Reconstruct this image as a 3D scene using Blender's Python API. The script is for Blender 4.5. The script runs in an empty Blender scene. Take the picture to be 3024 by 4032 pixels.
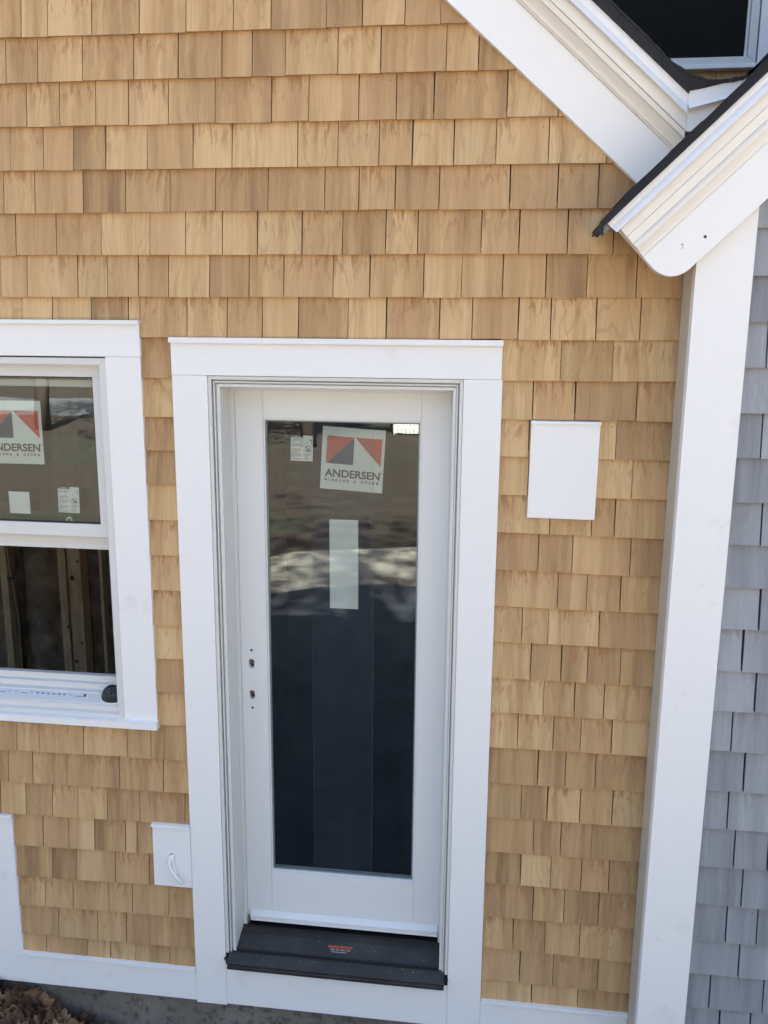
import bpy, bmesh, math, random
from mathutils import Vector, Matrix
from mathutils.geometry import tessellate_polygon
random.seed(11)
PI = math.pi
H = 2.80            # eye height above the ground; all house heights below are measured from the eye level
S = bpy.context.scene
COL = S.collection

# ---------------------------------------------------------------- camera
cam_d = bpy.data.cameras.new('camera'); cam = bpy.data.objects.new('camera', cam_d); COL.objects.link(cam)
RM = [[0.9922794331734962, -0.008700948948734662, 0.12371669243993084],
      [0.03330402682839786, 0.9795909184625965, -0.19822329394554006],
      [-0.11946701761531626, 0.20081316180220393, 0.972317697951191]]
right = Vector((RM[0][0], RM[0][2], -RM[0][1])); up = -Vector((RM[1][0], RM[1][2], -RM[1][1])); back = -Vector((RM[2][0], RM[2][2], -RM[2][1]))
cam.matrix_world = Matrix(((right.x, up.x, back.x, 0), (right.y, up.y, back.y, -2.752), (right.z, up.z, back.z, H), (0, 0, 0, 1)))
cam_d.sensor_fit = 'VERTICAL'; cam_d.sensor_height = 36; cam_d.sensor_width = 27
cam_d.lens = 36 * 3389.69 / 4032
cam_d.clip_start = 0.05; cam_d.clip_end = 600
S.camera = cam
S.render.resolution_x = 768; S.render.resolution_y = 1024
S.view_settings.view_transform = 'Standard'; S.view_settings.look = 'None'; S.view_settings.gamma = 1
S.view_settings.exposure = 3.45

# ---------------------------------------------------------------- sky and sun (behind the house)
SUN_EL = math.radians(46); SUN_AZ = math.radians(12)     # azimuth measured from +Y towards +X
w = bpy.data.worlds.new("World"); S.world = w; w.use_nodes = True
nt = w.node_tree; bg = nt.nodes['Background']
sky = nt.nodes.new('ShaderNodeTexSky'); sky.sky_type = 'NISHITA'; sky.sun_disc = False
sky.sun_elevation = SUN_EL; sky.sun_rotation = SUN_AZ; sky.air_density = 1.0; sky.dust_density = 5.0; sky.ozone_density = 0.7
nt.links.new(sky.outputs[0], bg.inputs[0]); bg.inputs[1].default_value = 0.055
sl = bpy.data.lights.new('sun', 'SUN'); sl.energy = 5.0; sl.angle = math.radians(0.5); sl.color = (1.0, 0.92, 0.82)
sun = bpy.data.objects.new('sun', sl); COL.objects.link(sun)
sd = Vector((math.sin(SUN_AZ) * math.cos(SUN_EL), math.cos(SUN_AZ) * math.cos(SUN_EL), math.sin(SUN_EL)))
sun.rotation_euler = (-sd).to_track_quat('-Z', 'Y').to_euler(); sun.location = sd * 20

# ---------------------------------------------------------------- materials
def newmat(name):
    m = bpy.data.materials.new(name); m.use_nodes = True
    return m, m.node_tree, m.node_tree.nodes['Principled BSDF']
def N(nt, t, **k):
    n = nt.nodes.new(t)
    for a, b in k.items(): setattr(n, a, b)
    return n
def noise(nt, vec, scale, detail=3, rough=.55, dist=0):
    n = N(nt, 'ShaderNodeTexNoise'); n.inputs['Scale'].default_value = scale; n.inputs['Detail'].default_value = detail
    n.inputs['Roughness'].default_value = rough; n.inputs['Distortion'].default_value = dist
    if vec is not None: nt.links.new(vec, n.inputs['Vector'])
    return n.outputs['Fac']
def ramp(nt, fac, stops, interp='LINEAR'):
    r = N(nt, 'ShaderNodeValToRGB'); r.color_ramp.interpolation = interp
    els = r.color_ramp.elements
    while len(els) < len(stops): els.new(.5)
    for e, (p, c) in zip(els, stops):
        e.position = p; e.color = (*c, 1) if not isinstance(c, (int, float)) else (c, c, c, 1)
    nt.links.new(fac, r.inputs[0]); return r.outputs[0]
def mix(nt, fac, a, b, mode='MIX'):
    m = N(nt, 'ShaderNodeMix', data_type='RGBA', blend_type=mode)
    for s, v in ((m.inputs[0], fac), (m.inputs[6], a), (m.inputs[7], b)):
        if isinstance(v, (int, float)): s.default_value = v
        elif isinstance(v, tuple): s.default_value = (*v, 1)
        else: nt.links.new(v, s)
    return m.outputs[2]
def mth(nt, op, a, b=None, clamp=False):
    m = N(nt, 'ShaderNodeMath', operation=op, use_clamp=clamp)
    for s, v in ((m.inputs[0], a), (m.inputs[1], b)):
        if v is None: continue
        if isinstance(v, (int, float)): s.default_value = v
        else: nt.links.new(v, s)
    return m.outputs[0]
def mapping(nt, vec, scale=(1, 1, 1), loc=(0, 0, 0)):
    m = N(nt, 'ShaderNodeMapping'); m.inputs['Scale'].default_value = scale; m.inputs['Location'].default_value = loc
    nt.links.new(vec, m.inputs['Vector']); return m.outputs[0]
def objco(nt):
    return N(nt, 'ShaderNodeTexCoord').outputs['Object']
def bump(nt, b, h, strength=.3, dist=.001):
    n = N(nt, 'ShaderNodeBump'); n.inputs['Strength'].default_value = strength; n.inputs['Distance'].default_value = dist
    nt.links.new(h, n.inputs['Height']); nt.links.new(n.outputs[0], b.inputs['Normal'])
def plain(name, c, rough=.5, var=.06, scale=8, metallic=0, spec=.5, stretch=(1, 1, 1), bmp=0, bscale=200):
    m, nt, b = newmat(name)
    v = mapping(nt, objco(nt), stretch)
    f = noise(nt, v, scale, 5, .6)
    lo = tuple(max(0, x * (1 - var)) for x in c); hi = tuple(min(1, x * (1 + var)) for x in c)
    nt.links.new(ramp(nt, f, [(.3, lo), (.7, hi)]), b.inputs['Base Color'])
    b.inputs['Roughness'].default_value = rough; b.inputs['Metallic'].default_value = metallic
    b.inputs['Specular IOR Level'].default_value = spec
    if bmp: bump(nt, b, noise(nt, v, bscale, 2), bmp, .0006)
    return m

def trim_paint(name, c, rough, smudge=.05):
    m, nt, b = newmat(name)
    o = objco(nt)
    big = noise(nt, o, 2.2, 4, .6)
    fine = noise(nt, mapping(nt, o, (1, 1, .25)), 60, 4, .7)
    dirt = ramp(nt, noise(nt, mapping(nt, o, (1, 1, 1), (3, 7, 2)), 5.5, 6, .68), [(.60, 0), (.74, 1)])
    spk = ramp(nt, noise(nt, o, 70, 2, .5), [(.76, 0), (.79, 1)])
    base = mix(nt, big, tuple(x * .965 for x in c), c)
    base = mix(nt, mth(nt, 'MULTIPLY', fine, .06), base, (.45, .43, .40))
    base = mix(nt, mth(nt, 'MULTIPLY', dirt, smudge), base, (.38, .33, .27))
    base = mix(nt, mth(nt, 'MULTIPLY', spk, .22), base, (.25, .22, .19))
    nt.links.new(base, b.inputs['Base Color'])
    nt.links.new(mth(nt, 'ADD', mth(nt, 'MULTIPLY', big, .12), rough - .06), b.inputs['Roughness'])
    bump(nt, b, noise(nt, o, 90, 3), .12, .0006)
    return m
M_trim = trim_paint('white_trim_board', (.82, .805, .785), .5, .22)
M_vinyl = trim_paint('window_vinyl', (.64, .635, .61), .38, .06)
M_door = trim_paint('door_paint', (.72, .72, .71), .38, .05)
M_side = trim_paint('beige_side_board', (.50, .455, .375), .5, .12)  # beige return of the corner board, darker than its front face
M_metal_w = trim_paint('white_coated_metal', (.79, .785, .78), .28, .04)
M_crown = trim_paint('tan_crown_moulding', (.80, .755, .69), .5, .10)  # tan base colour includes painted warm bounce from the wood

def wood_shingle(name, pal, stain, streakc, dark=.6, tan_amt=.75, wscale=1, cast=((.5, .32, .2), (.4, .3, .18))):
    """UV = metres inside each shingle plus a random offset; colour attribute 'tone' = per-shingle variation"""
    m, nt, b = newmat(name)
    uv = N(nt, 'ShaderNodeUVMap', uv_map='UVMap').outputs[0]
    at = N(nt, 'ShaderNodeAttribute', attribute_name='tone')
    sep = N(nt, 'ShaderNodeSeparateColor'); nt.links.new(at.outputs['Color'], sep.inputs[0])
    t, hgt, kind = sep.outputs[0], sep.outputs[1], sep.outputs[2]
    # slightly bent grain
    wob = noise(nt, mapping(nt, uv, (6, 9, 1)), 1, 2)
    wv = N(nt, 'ShaderNodeVectorMath', operation='ADD'); nt.links.new(uv, wv.inputs[0])
    cx = N(nt, 'ShaderNodeCombineXYZ'); nt.links.new(mth(nt, 'MULTIPLY', mth(nt, 'SUBTRACT', wob, .5), .022), cx.inputs[0]); nt.links.new(cx.outputs[0], wv.inputs[1])
    g = wv.outputs[0]
    broad = noise(nt, mapping(nt, g, (17, 1.0, 1)), 1, 2, .5)
    mid = noise(nt, mapping(nt, g, (60, 2.2, 1), (4, 2, 0)), 1, 3, .6)
    fine = noise(nt, mapping(nt, g, (330, 7, 1), (1, 9, 0)), 1, 3, .6)
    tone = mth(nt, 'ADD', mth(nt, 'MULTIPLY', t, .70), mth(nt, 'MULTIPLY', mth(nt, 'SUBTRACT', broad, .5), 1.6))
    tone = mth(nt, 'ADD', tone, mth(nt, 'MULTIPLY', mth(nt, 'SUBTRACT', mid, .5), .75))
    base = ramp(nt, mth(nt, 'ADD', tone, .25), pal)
    # whole-shingle cast: some lean pink, some greenish grey
    base = mix(nt, mth(nt, 'MULTIPLY', ramp(nt, kind, [(.0, 1), (.30, 0)]), .30), base, cast[0])
    base = mix(nt, mth(nt, 'MULTIPLY', ramp(nt, kind, [(.72, 0), (1, 1)]), .30), base, cast[1])
    # soft blotches of pinkish and greenish heartwood
    bl = ramp(nt, noise(nt, mapping(nt, g, (7, 2.4, 1), (8, 1, 0)), 1, 3), [(.42, 0), (.66, 1)])
    base = mix(nt, mth(nt, 'MULTIPLY', bl, .33), base, stain[0])
    st = ramp(nt, noise(nt, mapping(nt, g, (26, .9, 1), (2, 5, 0)), 1, 3, .6), [(.60, 0), (.72, 1)])
    base = mix(nt, mth(nt, 'MULTIPLY', st, dark * .72), base, streakc)
    # growth-ring figure: contour lines of a stretched field
    fld = noise(nt, mapping(nt, g, (9, 1.5, 1), (5, 5, 0)), 1, 2, .45)
    fr = mth(nt, 'FRACT', mth(nt, 'MULTIPLY', fld, 17))
    lines = ramp(nt, fr, [(.0, 1), (.20, 0), (.9, 0), (1, .8)])
    cm = ramp(nt, kind, [(.50, .10), (.60, .42)])
    base = mix(nt, mth(nt, 'MULTIPLY', lines, cm), base, tuple(x * 1.3 for x in streakc))
    # tannin marks that bleed from the upper part of a shingle
    tn = noise(nt, mapping(nt, g, (62, 13, 1), (6, 3, 0)), 1, 4, .62, .6)
    tmask = mth(nt, 'MULTIPLY', ramp(nt, tn, [(.50, 0), (.60, 1)]), ramp(nt, hgt, [(.25, 0), (.75, 1)]))
    tsel = ramp(nt, noise(nt, mapping(nt, g, (1.1, 1.1, 1), (11, 4, 0)), 1, 1), [(.44, 0), (.52, 1)])
    base = mix(nt, mth(nt, 'MULTIPLY', mth(nt, 'MULTIPLY', tmask, tsel), tan_amt), base, stain[1])
    # fine grain
    base = mix(nt, .30, base, mix(nt, fine, tuple(x * .8 for x in streakc), tuple(min(1, x * 1.25) for x in pal[-1][1])))
    nt.links.new(base, b.inputs['Base Color'])
    b.inputs['Roughness'].default_value = .72; b.inputs['Specular IOR Level'].default_value = .25
    bump(nt, b, mth(nt, 'ADD', fine, mth(nt, 'MULTIPLY', mid, .6)), .35, .0007)
    return m
M_cedar = wood_shingle('new_cedar', [(.0, (.165, .085, .035)), (.26, (.335, .188, .082)), (.6, (.495, .305, .140)), (1, (.67, .460, .235))],
                       ((.56, .325, .175), (.25, .085, .022)), (.20, .120, .058), cast=((.55, .315, .170), (.33, .235, .120)))
M_cedar_edge = plain('cedar_butt_edge', (.45, .29, .16), .85, .2, 120)
M_sheath = plain('building_paper', (.055, .035, .025), .95, .2, 20)
M_gray = wood_shingle('grey_stained_shingle', [(.0, (.125, .13, .14)), (.3, (.20, .212, .228)), (.62, (.265, .28, .298)), (1, (.37, .382, .40))],
                      ((.27, .27, .29), (.14, .135, .14)), (.18, .175, .18), .5, .5, cast=((.26, .255, .28), (.33, .33, .34)))
M_gray_edge = plain('grey_butt_edge', (.17, .165, .175), .9, .2, 120)
M_nail = plain('nail_head', (.10, .075, .055), .6, .2)
M_asph = plain('asphalt_shingle', (.018, .018, .020), .9, .5, 260, bmp=.9, bscale=420)
M_bronze, nt_, b_ = newmat('dark_bronze_sill'); o_ = objco(nt_)
dst = ramp(nt_, noise(nt_, mapping(nt_, o_, (1, 1, 1)), 7, 6, .75), [(.42, 0), (.75, .55)]); spk_ = ramp(nt_, noise(nt_, o_, 160, 3, .7), [(.60, 0), (.72, .5)])
nt_.links.new(mix(nt_, mth(nt_, 'MAXIMUM', dst, spk_), (.017, .017, .018), (.062, .058, .052)), b_.inputs['Base Color']); b_.inputs['Roughness'].default_value = .55
M_bronze2 = plain('dark_sill_edge', (.014, .012, .013), .5, .3, 40)
M_black = plain('black_gasket', (.012, .012, .013), .5, .2)
M_gap = plain('open_joint', (.52, .50, .46), .8, .1)
M_screen = None
M_bore = plain('lock_bore_wood', (.11, .07, .045), .8, .4, 90)
M_glassedge = plain('spacer_bar', (.16, .20, .19), .3, .1)
M_stud = plain('spruce_stud', (.76, .60, .38), .8, .25, 14, stretch=(3, 3, .4))
M_knot = plain('stud_knot', (.14, .075, .045), .8, .2)
M_insul = plain('insulation', (.34, .30, .24), .95, .5, 9, bmp=.6, bscale=60)
M_room_lit = plain('lit_room_surface', (.66, .58, .46), .9, .2, 6)  # pale copy: brightness put into the colour of the window room
M_room_dim = plain('dim_room_surface', (.05, .05, .05), .9, .3, 6)  # near-black copy: dimness put into the colour behind the door glass
M_pvc_cable = plain('white_cable_jacket', (.80, .80, .80), .35, .04)
M_wire = plain('grey_cable_jacket', (.40, .42, .43), .5, .1)
M_paper = plain('label_paper', (.66, .67, .62), .5, .04)
M_paper_w = plain('label_paper_white', (.74, .745, .72), .5, .04)
M_ghost = plain('label_back', (.20, .22, .19), .6, .06)
M_red = plain('label_red', (.50, .062, .035), .5, .05)
M_navy = plain('label_navy', (.035, .045, .085), .5, .05)
M_ink = plain('label_ink', (.045, .05, .06), .5, .05)
M_inksoft = plain('label_small_print', (.26, .27, .27), .6, .05)
M_orange = plain('label_orange', (.36, .065, .03), .5, .1)
M_tape = plain('printed_tape', (.62, .66, .70), .4, .05)

def concrete_mat():
    m, nt, b = newmat('concrete'); o = objco(nt)
    n1 = noise(nt, o, 3, 6, .65); n2 = noise(nt, o, 26, 5, .7)
    c = ramp(nt, n1, [(.3, (.115, .102, .085)), (.7, (.20, .18, .15))])
    c = mix(nt, ramp(nt, n2, [(.50, 0), (.64, 1)]), c, (.075, .068, .058))
    nt.links.new(c, b.inputs['Base Color']); b.inputs['Roughness'].default_value = .9
    bump(nt, b, mth(nt, 'ADD', n1, n2), .8, .006); return m
M_conc = concrete_mat()

def glass_mat(name, refl=.068, tint=(.86, .88, .86), grime=.0):
    m = bpy.data.materials.new(name); m.use_nodes = True; nt = m.node_tree; nt.nodes.clear()
    out = N(nt, 'ShaderNodeOutputMaterial')
    tr = N(nt, 'ShaderNodeBsdfTransparent'); tr.inputs[0].default_value = (*tint, 1)
    gl = N(nt, 'ShaderNodeBsdfGlossy'); gl.inputs['Roughness'].default_value = .004; gl.inputs[0].default_value = (.88, .96, 1.0, 1)
    geo = N(nt, 'ShaderNodeNewGeometry'); dt = N(nt, 'ShaderNodeVectorMath', operation='DOT_PRODUCT')
    nt.links.new(geo.outputs['Incoming'], dt.inputs[0]); nt.links.new(geo.outputs['Normal'], dt.inputs[1])
    f = mth(nt, 'POWER', mth(nt, 'SUBTRACT', 1, mth(nt, 'ABSOLUTE', dt.outputs['Value']), True), 4.5)
    f = mth(nt, 'ADD', mth(nt, 'MULTIPLY', f, 1 - refl), refl, True)
    # faint waviness of the pane
    bp = N(nt, 'ShaderNodeBump'); bp.inputs['Strength'].default_value = .05; bp.inputs['Distance'].default_value = .01
    nt.links.new(noise(nt, objco(nt), 3.0, 2), bp.inputs['Height']); nt.links.new(bp.outputs[0], gl.inputs['Normal'])
    ms = N(nt, 'ShaderNodeMixShader'); nt.links.new(f, ms.inputs[0]); nt.links.new(tr.outputs[0], ms.inputs[1]); nt.links.new(gl.outputs[0], ms.inputs[2])
    # dust specks and smears
    df = N(nt, 'ShaderNodeBsdfDiffuse'); df.inputs[0].default_value = (.6, .6, .58, 1)
    o = objco(nt)
    sp = ramp(nt, noise(nt, o, 210, 2), [(.735, 0), (.76, 1)])
    sm = ramp(nt, noise(nt, mapping(nt, o, (1, 1, .5)), 9, 5, .7), [(.5, 0), (.8, 1)])
    dfac = mth(nt, 'ADD', mth(nt, 'MULTIPLY', sp, .25), mth(nt, 'MULTIPLY', sm, .010 + grime), True)
    m2 = N(nt, 'ShaderNodeMixShader'); nt.links.new(dfac, m2.inputs[0]); nt.links.new(ms.outputs[0], m2.inputs[1]); nt.links.new(df.outputs[0], m2.inputs[2])
    nt.links.new(m2.outputs[0], out.inputs[0]); return m
M_glass = glass_mat('insulated_glass')
M_glass_up = glass_mat('upper_glass', .03, (.36, .36, .37))

def film_mat(name, fac, col):
    m = bpy.data.materials.new(name); m.use_nodes = True; nt = m.node_tree; nt.nodes.clear()
    out = N(nt, 'ShaderNodeOutputMaterial'); tr = N(nt, 'ShaderNodeBsdfTransparent'); df = N(nt, 'ShaderNodeBsdfDiffuse'); df.inputs[0].default_value = (*col, 1)
    ms = N(nt, 'ShaderNodeMixShader'); ms.inputs[0].default_value = fac
    nt.links.new(tr.outputs[0], ms.inputs[1]); nt.links.new(df.outputs[0], ms.inputs[2]); nt.links.new(ms.outputs[0], out.inputs[0]); return m
M_screen = film_mat('insect_screen', .80, (.020, .019, .017))
M_film = film_mat('clear_film', .016, (.22, .30, .42)); M_filmedge = film_mat('film_edge', .10, (.5, .45, .42))

# ---------------------------------------------------------------- mesh helpers
def tag(o, label=None, cat=None, group=None, kind=None):
    if label: o['label'] = label
    if cat: o['category'] = cat
    if group: o['group'] = group
    if kind: o['kind'] = kind
    return o
class MB:
    def __init__(s): s.v = []; s.f = []; s.m = []; s.mats = []; s.uv = {}; s.col = {}
    def mi(s, mat):
        if mat not in s.mats: s.mats.append(mat)
        return s.mats.index(mat)
    def face(s, pts, mat, uv=None, col=None):
        b = len(s.v); s.v += [tuple(p) for p in pts]; s.f.append(tuple(range(b, b + len(pts)))); s.m.append(s.mi(mat))
        if uv: s.uv[len(s.f) - 1] = uv
        if col: s.col[len(s.f) - 1] = col
    def raw(s, verts, faces, mat):
        b = len(s.v); s.v += [tuple(p) for p in verts]
        for f in faces: s.f.append(tuple(b + i for i in f)); s.m.append(s.mi(mat))
    def box(s, x0, x1, y0, y1, z0, z1, mat):
        v = [(x, y, z) for x in (x0, x1) for y in (y0, y1) for z in (z0, z1)]
        s.raw(v, [(0, 1, 3, 2), (4, 6, 7, 5), (0, 4, 5, 1), (2, 3, 7, 6), (0, 2, 6, 4), (1, 5, 7, 3)], mat)
    def prism(s, poly, y0, y1, mat):            # poly: (x,z) outline, extruded in y
        n = len(poly); v = [(x, y0, z) for x, z in poly] + [(x, y1, z) for x, z in poly]
        s.raw(v, [tuple(range(n)), tuple(range(2 * n - 1, n - 1, -1))] + [(i, i + n, (i + 1) % n + n, (i + 1) % n) for i in range(n)], mat)
    def prism_x(s, poly, x0, x1, mat):          # poly: (y,z) outline, extruded in x
        n = len(poly); v = [(x0, y, z) for y, z in poly] + [(x1, y, z) for y, z in poly]
        s.raw(v, [tuple(range(n)), tuple(range(2 * n - 1, n - 1, -1))] + [(i, i + n, (i + 1) % n + n, (i + 1) % n) for i in range(n)], mat)
    def plate(s, outer, holes, y0, y1, mat):    # flat board with holes
        loops = [[Vector((x, z, 0)) for x, z in l] for l in [outer] + holes]
        tris = tessellate_polygon(loops)
        flat = [p for l in [outer] + holes for p in l]; n = len(flat)
        v = [(x, y0, z) for x, z in flat] + [(x, y1, z) for x, z in flat]
        fs = [tuple(t) for t in tris] + [tuple(i + n for i in reversed(t)) for t in tris]
        b = 0
        for l in [outer] + holes:
            k = len(l); fs += [(b + i, b + (i + 1) % k, b + (i + 1) % k + n, b + i + n) for i in range(k)]; b += k
        s.raw(v, fs, mat)
    def tube(s, pts, r, mat, seg=8, sx=1.0):
        pts = [Vector(p) for p in pts]; rings = []; n = len(pts)
        for i, p in enumerate(pts):
            t = (pts[min(i + 1, n - 1)] - pts[max(i - 1, 0)]).normalized()
            a = Vector((0, 1, 0)); u = t.cross(a)
            if u.length < .05: u = t.cross(Vector((1, 0, 0)))
            u.normalize(); w2 = t.cross(u).normalized(); rr = r[i] if isinstance(r, (list, tuple)) else r
            rings.append([p + u * math.cos(2 * PI * k / seg) * rr * sx + w2 * math.sin(2 * PI * k / seg) * rr for k in range(seg)])
        v = [q for rg in rings for q in rg]
        fs = [(i * seg + k, i * seg + (k + 1) % seg, (i + 1) * seg + (k + 1) % seg, (i + 1) * seg + k) for i in range(n - 1) for k in range(seg)]
        fs += [tuple(range(seg - 1, -1, -1)), tuple(range((n - 1) * seg, n * seg))]
        s.raw(v, fs, mat)
    def ring(s, x0, x1, z0, z1, wl, wr, wt, wb, y0, y1, mat, g=.0003):   # mitred frame, widths left right top bottom
        o = [(x0, z0), (x1, z0), (x1, z1), (x0, z1)]; i = [(x0 + wl, z0 + wb), (x1 - wr, z0 + wb), (x1 - wr, z1 - wt), (x0 + wl, z1 - wt)]
        for k, wd in ((0, wb), (1, wr), (2, wt), (3, wl)):
            if wd <= 0: continue
            a, b, c, d = o[k], o[(k + 1) % 4], i[(k + 1) % 4], i[k]
            cx = sum(p[0] for p in (a, b, c, d)) / 4; cz = sum(p[1] for p in (a, b, c, d)) / 4
            q = []
            for p in (a, b, c, d):
                if k in (0, 2): q.append((p[0] + (g if p[0] < cx else -g), p[1]))
                else: q.append((p[0], p[1] + (g if p[1] < cz else -g)))
            s.prism(q, y0, y1, mat)
    def sweep(s, P0, ang, prof, ends, mat, cut=None):
        """profile (s,y) swept along a line in the wall plane; ends = (t0,t1) or vertical cuts given as ('x', value)"""
        d = (math.cos(ang), math.sin(ang)); n = (-math.sin(ang), math.cos(ang)) if ang > 0 else (-math.sin(ang), math.cos(ang))
        rows = []
        for e in ends:
            r = []
            for q, y in prof:
                bx, bz = P0[0] + n[0] * q, P0[1] + n[1] * q
                t = (e[1] - bx) / d[0] if isinstance(e, tuple) else e
                r.append((bx + d[0] * t, y, bz + d[1] * t))
            rows.append(r)
        k = len(prof); v = rows[0] + rows[1]
        s.raw(v, [(i, (i + 1) % k, (i + 1) % k + k, i + k) for i in range(k)] + [tuple(range(k)), tuple(range(2 * k - 1, k - 1, -1))], mat)
    def build(s, name, parent=None, bevel=0, smooth=False, rel=True, seg=2):
        me = bpy.data.meshes.new(name); dz = H if rel else 0
        me.from_pydata([(x, y, z + dz) for x, y, z in s.v], [], s.f)
        for m in s.mats: me.materials.append(m)
        me.polygons.foreach_set('material_index', s.m)
        if s.uv:
            me.uv_layers.new(name='UVMap'); me.color_attributes.new('tone', 'FLOAT_COLOR', 'CORNER')
            ul = me.uv_layers['UVMap']; ca = me.color_attributes['tone']
            for i, p in enumerate(me.polygons):
                for j, li in enumerate(p.loop_indices):
                    if i in s.uv: ul.data[li].uv = s.uv[i][j]
                    if i in s.col: ca.data[li].color = s.col[i][j]
        bm = bmesh.new(); bm.from_mesh(me)
        if not s.uv:
            bmesh.ops.remove_doubles(bm, verts=bm.verts, dist=1e-6) if bevel else None
            bmesh.ops.recalc_face_normals(bm, faces=bm.faces)
        bm.to_mesh(me); bm.free()
        if smooth:
            for p in me.polygons: p.use_smooth = True
        o = bpy.data.objects.new(name, me); COL.objects.link(o)
        if parent: o.parent = parent
        if bevel:
            b = o.modifiers.new('bevel', 'BEVEL'); b.width = bevel; b.segments = seg; b.limit_method = 'ANGLE'; b.angle_limit = math.radians(40)
            b.harden_normals = False
        return o
def empty(name, loc, label, cat, group=None):
    o = bpy.data.objects.new(name, None); COL.objects.link(o); o.location = loc; o.empty_display_size = .2
    bpy.context.view_layer.update()
    return tag(o, label, cat, group)
def adopt(root):          # children were built in world coordinates: keep them there
    mw = Matrix.Translation(root.location).inverted()
    for c in root.children: c.matrix_parent_inverse = mw
def obround(cx, cz, w_, h, n=8):
    r = w_ / 2; l = h / 2 - r
    return [(cx + r * math.cos(a), cz + l + r * math.sin(a)) for a in [PI * k / n for k in range(n + 1)]] + \
           [(cx + r * math.cos(a), cz - l + r * math.sin(a)) for a in [PI + PI * k / n for k in range(n + 1)]]
def circle(cx, cz, r, n=12): return [(cx + r * math.cos(2 * PI * k / n), cz + r * math.sin(2 * PI * k / n)) for k in range(n)]
def rect(x0, x1, z0, z1): return [(x0, z0), (x1, z0), (x1, z1), (x0, z1)]
def text_pts(body, size, bold=.0, space=1.0):
    c = bpy.data.curves.new('lettering', 'FONT'); c.body = body; c.size = size; c.offset = bold; c.space_character = space; c.align_x = 'LEFT'
    c.resolution_u = 4
    o = bpy.data.objects.new('lettering', c); COL.objects.link(o); bpy.context.view_layer.update()
    me = bpy.data.meshes.new_from_object(o.evaluated_get(bpy.context.evaluated_depsgraph_get()))
    v = [tuple(q.co) for q in me.vertices]; f = [tuple(p.vertices) for p in me.polygons]
    bpy.data.objects.remove(o); bpy.data.curves.remove(c); bpy.data.meshes.remove(me)
    return v, f
class Card:
    """a flat label: local (a,b) in metres, placed by its lower-left corner, tilt and plane y"""
    def __init__(s, x, z, tilt, y): s.x, s.z, s.t, s.y = x, z, math.radians(tilt), y; s.mb = MB(); s.k = 0
    def P(s, a, b, lift):
        c, q = math.cos(s.t), math.sin(s.t); return (s.x + a * c - b * q, s.y - lift, s.z + a * q + b * c)
    def poly(s, pts, mat, lift): s.mb.face([s.P(a, b, lift) for a, b in pts], mat)
    def slab(s, w_, h, mat, th=.0004):
        c = rect(0, w_, 0, h); top = [s.P(a, b, 0) for a, b in c]; bot = [s.P(a, b, -th) for a, b in c]
        s.mb.raw(top + bot, [(0, 1, 2, 3), (7, 6, 5, 4)] + [(i, i + 4, (i + 1) % 4 + 4, (i + 1) % 4) for i in range(4)], mat)
    def text(s, body, a0, b0, width, height, mat, lift, bold=0):
        v, f = text_pts(body, 1.0, bold)
        x0 = min(p[0] for p in v); x1 = max(p[0] for p in v); y0 = 0; y1 = max(p[1] for p in v)
        s.mb.raw([s.P(a0 + (p[0] - x0) / (x1 - x0) * width, b0 + (p[1] - y0) / (y1 - y0) * height, lift) for p in v], f, mat)

# ================================================================= THE CEDAR HOUSE
house = empty('shingled_house', (-1.8, 0, 0), 'house front of new honey-coloured cedar shingles with white trim, door and window', 'house')
RA = -math.atan2(.5017, .5642); RP = (-.1678, .9533)       # edge line of the sloping rake
PX = -1.85; PZ = .9533 + (RP[0] - PX) * .8892               # gable peak of the shingle field
def rake_x(z): return RP[0] + (RP[1] - z) / .8892            # right rake edge at height z
def rake_xl(z): return 2 * PX - rake_x(z)
XL, XR = -4.55, .5630

# surveyed shingle courses: (course, x0, z0, x1, z1, [joint x ...]) in metres from the eye level
UPPER= [(0, -1.5593, 0.8985, -0.1031, 0.8967, [-1.4012, -1.258, -1.1056, -0.9581, -0.8097, -0.6939, -0.5245, -0.4166, -0.2898]), (1, -1.5705, 0.7683, 0.039, 0.7682, [-1.5495, -1.443, -1.2964, -1.13, -0.9875, -0.8496, -0.7546, -0.6511, -0.4899, -0.3609, -0.1663]), (2, -1.4918, 0.6386, 0.1822, 0.6363, [-1.4902, -1.3794, -1.2605, -1.1542, -1.0249, -0.8742, -0.6964, -0.5809, -0.4269, -0.3128, -0.1999, 0.017]), (3, -1.5534, 0.5077, 0.3264, 0.5053, [-1.5565, -1.4441, -1.3428, -1.2354, -1.0987, -0.95, -0.8248, -0.6163, -0.4911, -0.3645, -0.2626, -0.1372, -0.0118, 0.1433]), (4, -1.5897, 0.3783, 0.3475, 0.3784, [-1.5897, -1.4822, -1.3186, -1.1772, -1.03, -0.8824, -0.7129, -0.5329, -0.4262, -0.3134, -0.1784, 0.0349, 0.1759, 0.2956]), (5, -1.6154, 0.2475, 0.3555, 0.2471, [-1.5589, -1.4197, -1.2656, -1.1027, -0.9849, -0.863, -0.7491, -0.6059, -0.477, -0.3423, -0.2421, -0.0473, 0.0677, 0.2126, 0.348]), (6, -1.6267, 0.1155, 0.5625, 0.1187, [-1.6218, -1.5291, -1.3546, -1.2529, -1.1474, -1.0459, -0.9091, -0.7792, -0.6666, -0.5075, -0.3902, -0.2219, -0.1046, 0.0227, 0.1529, 0.2759, 0.4229]), (7, -1.1136, -0.0122, 0.568, -0.0076, [-1.5573, -1.4513, -1.3157, -1.188, -0.9888, -0.8545, -0.7386, -0.6208, -0.4594, -0.3377, -0.1694, -0.0673, 0.0751, 0.1742, 0.3107, 0.4422])]
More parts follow.
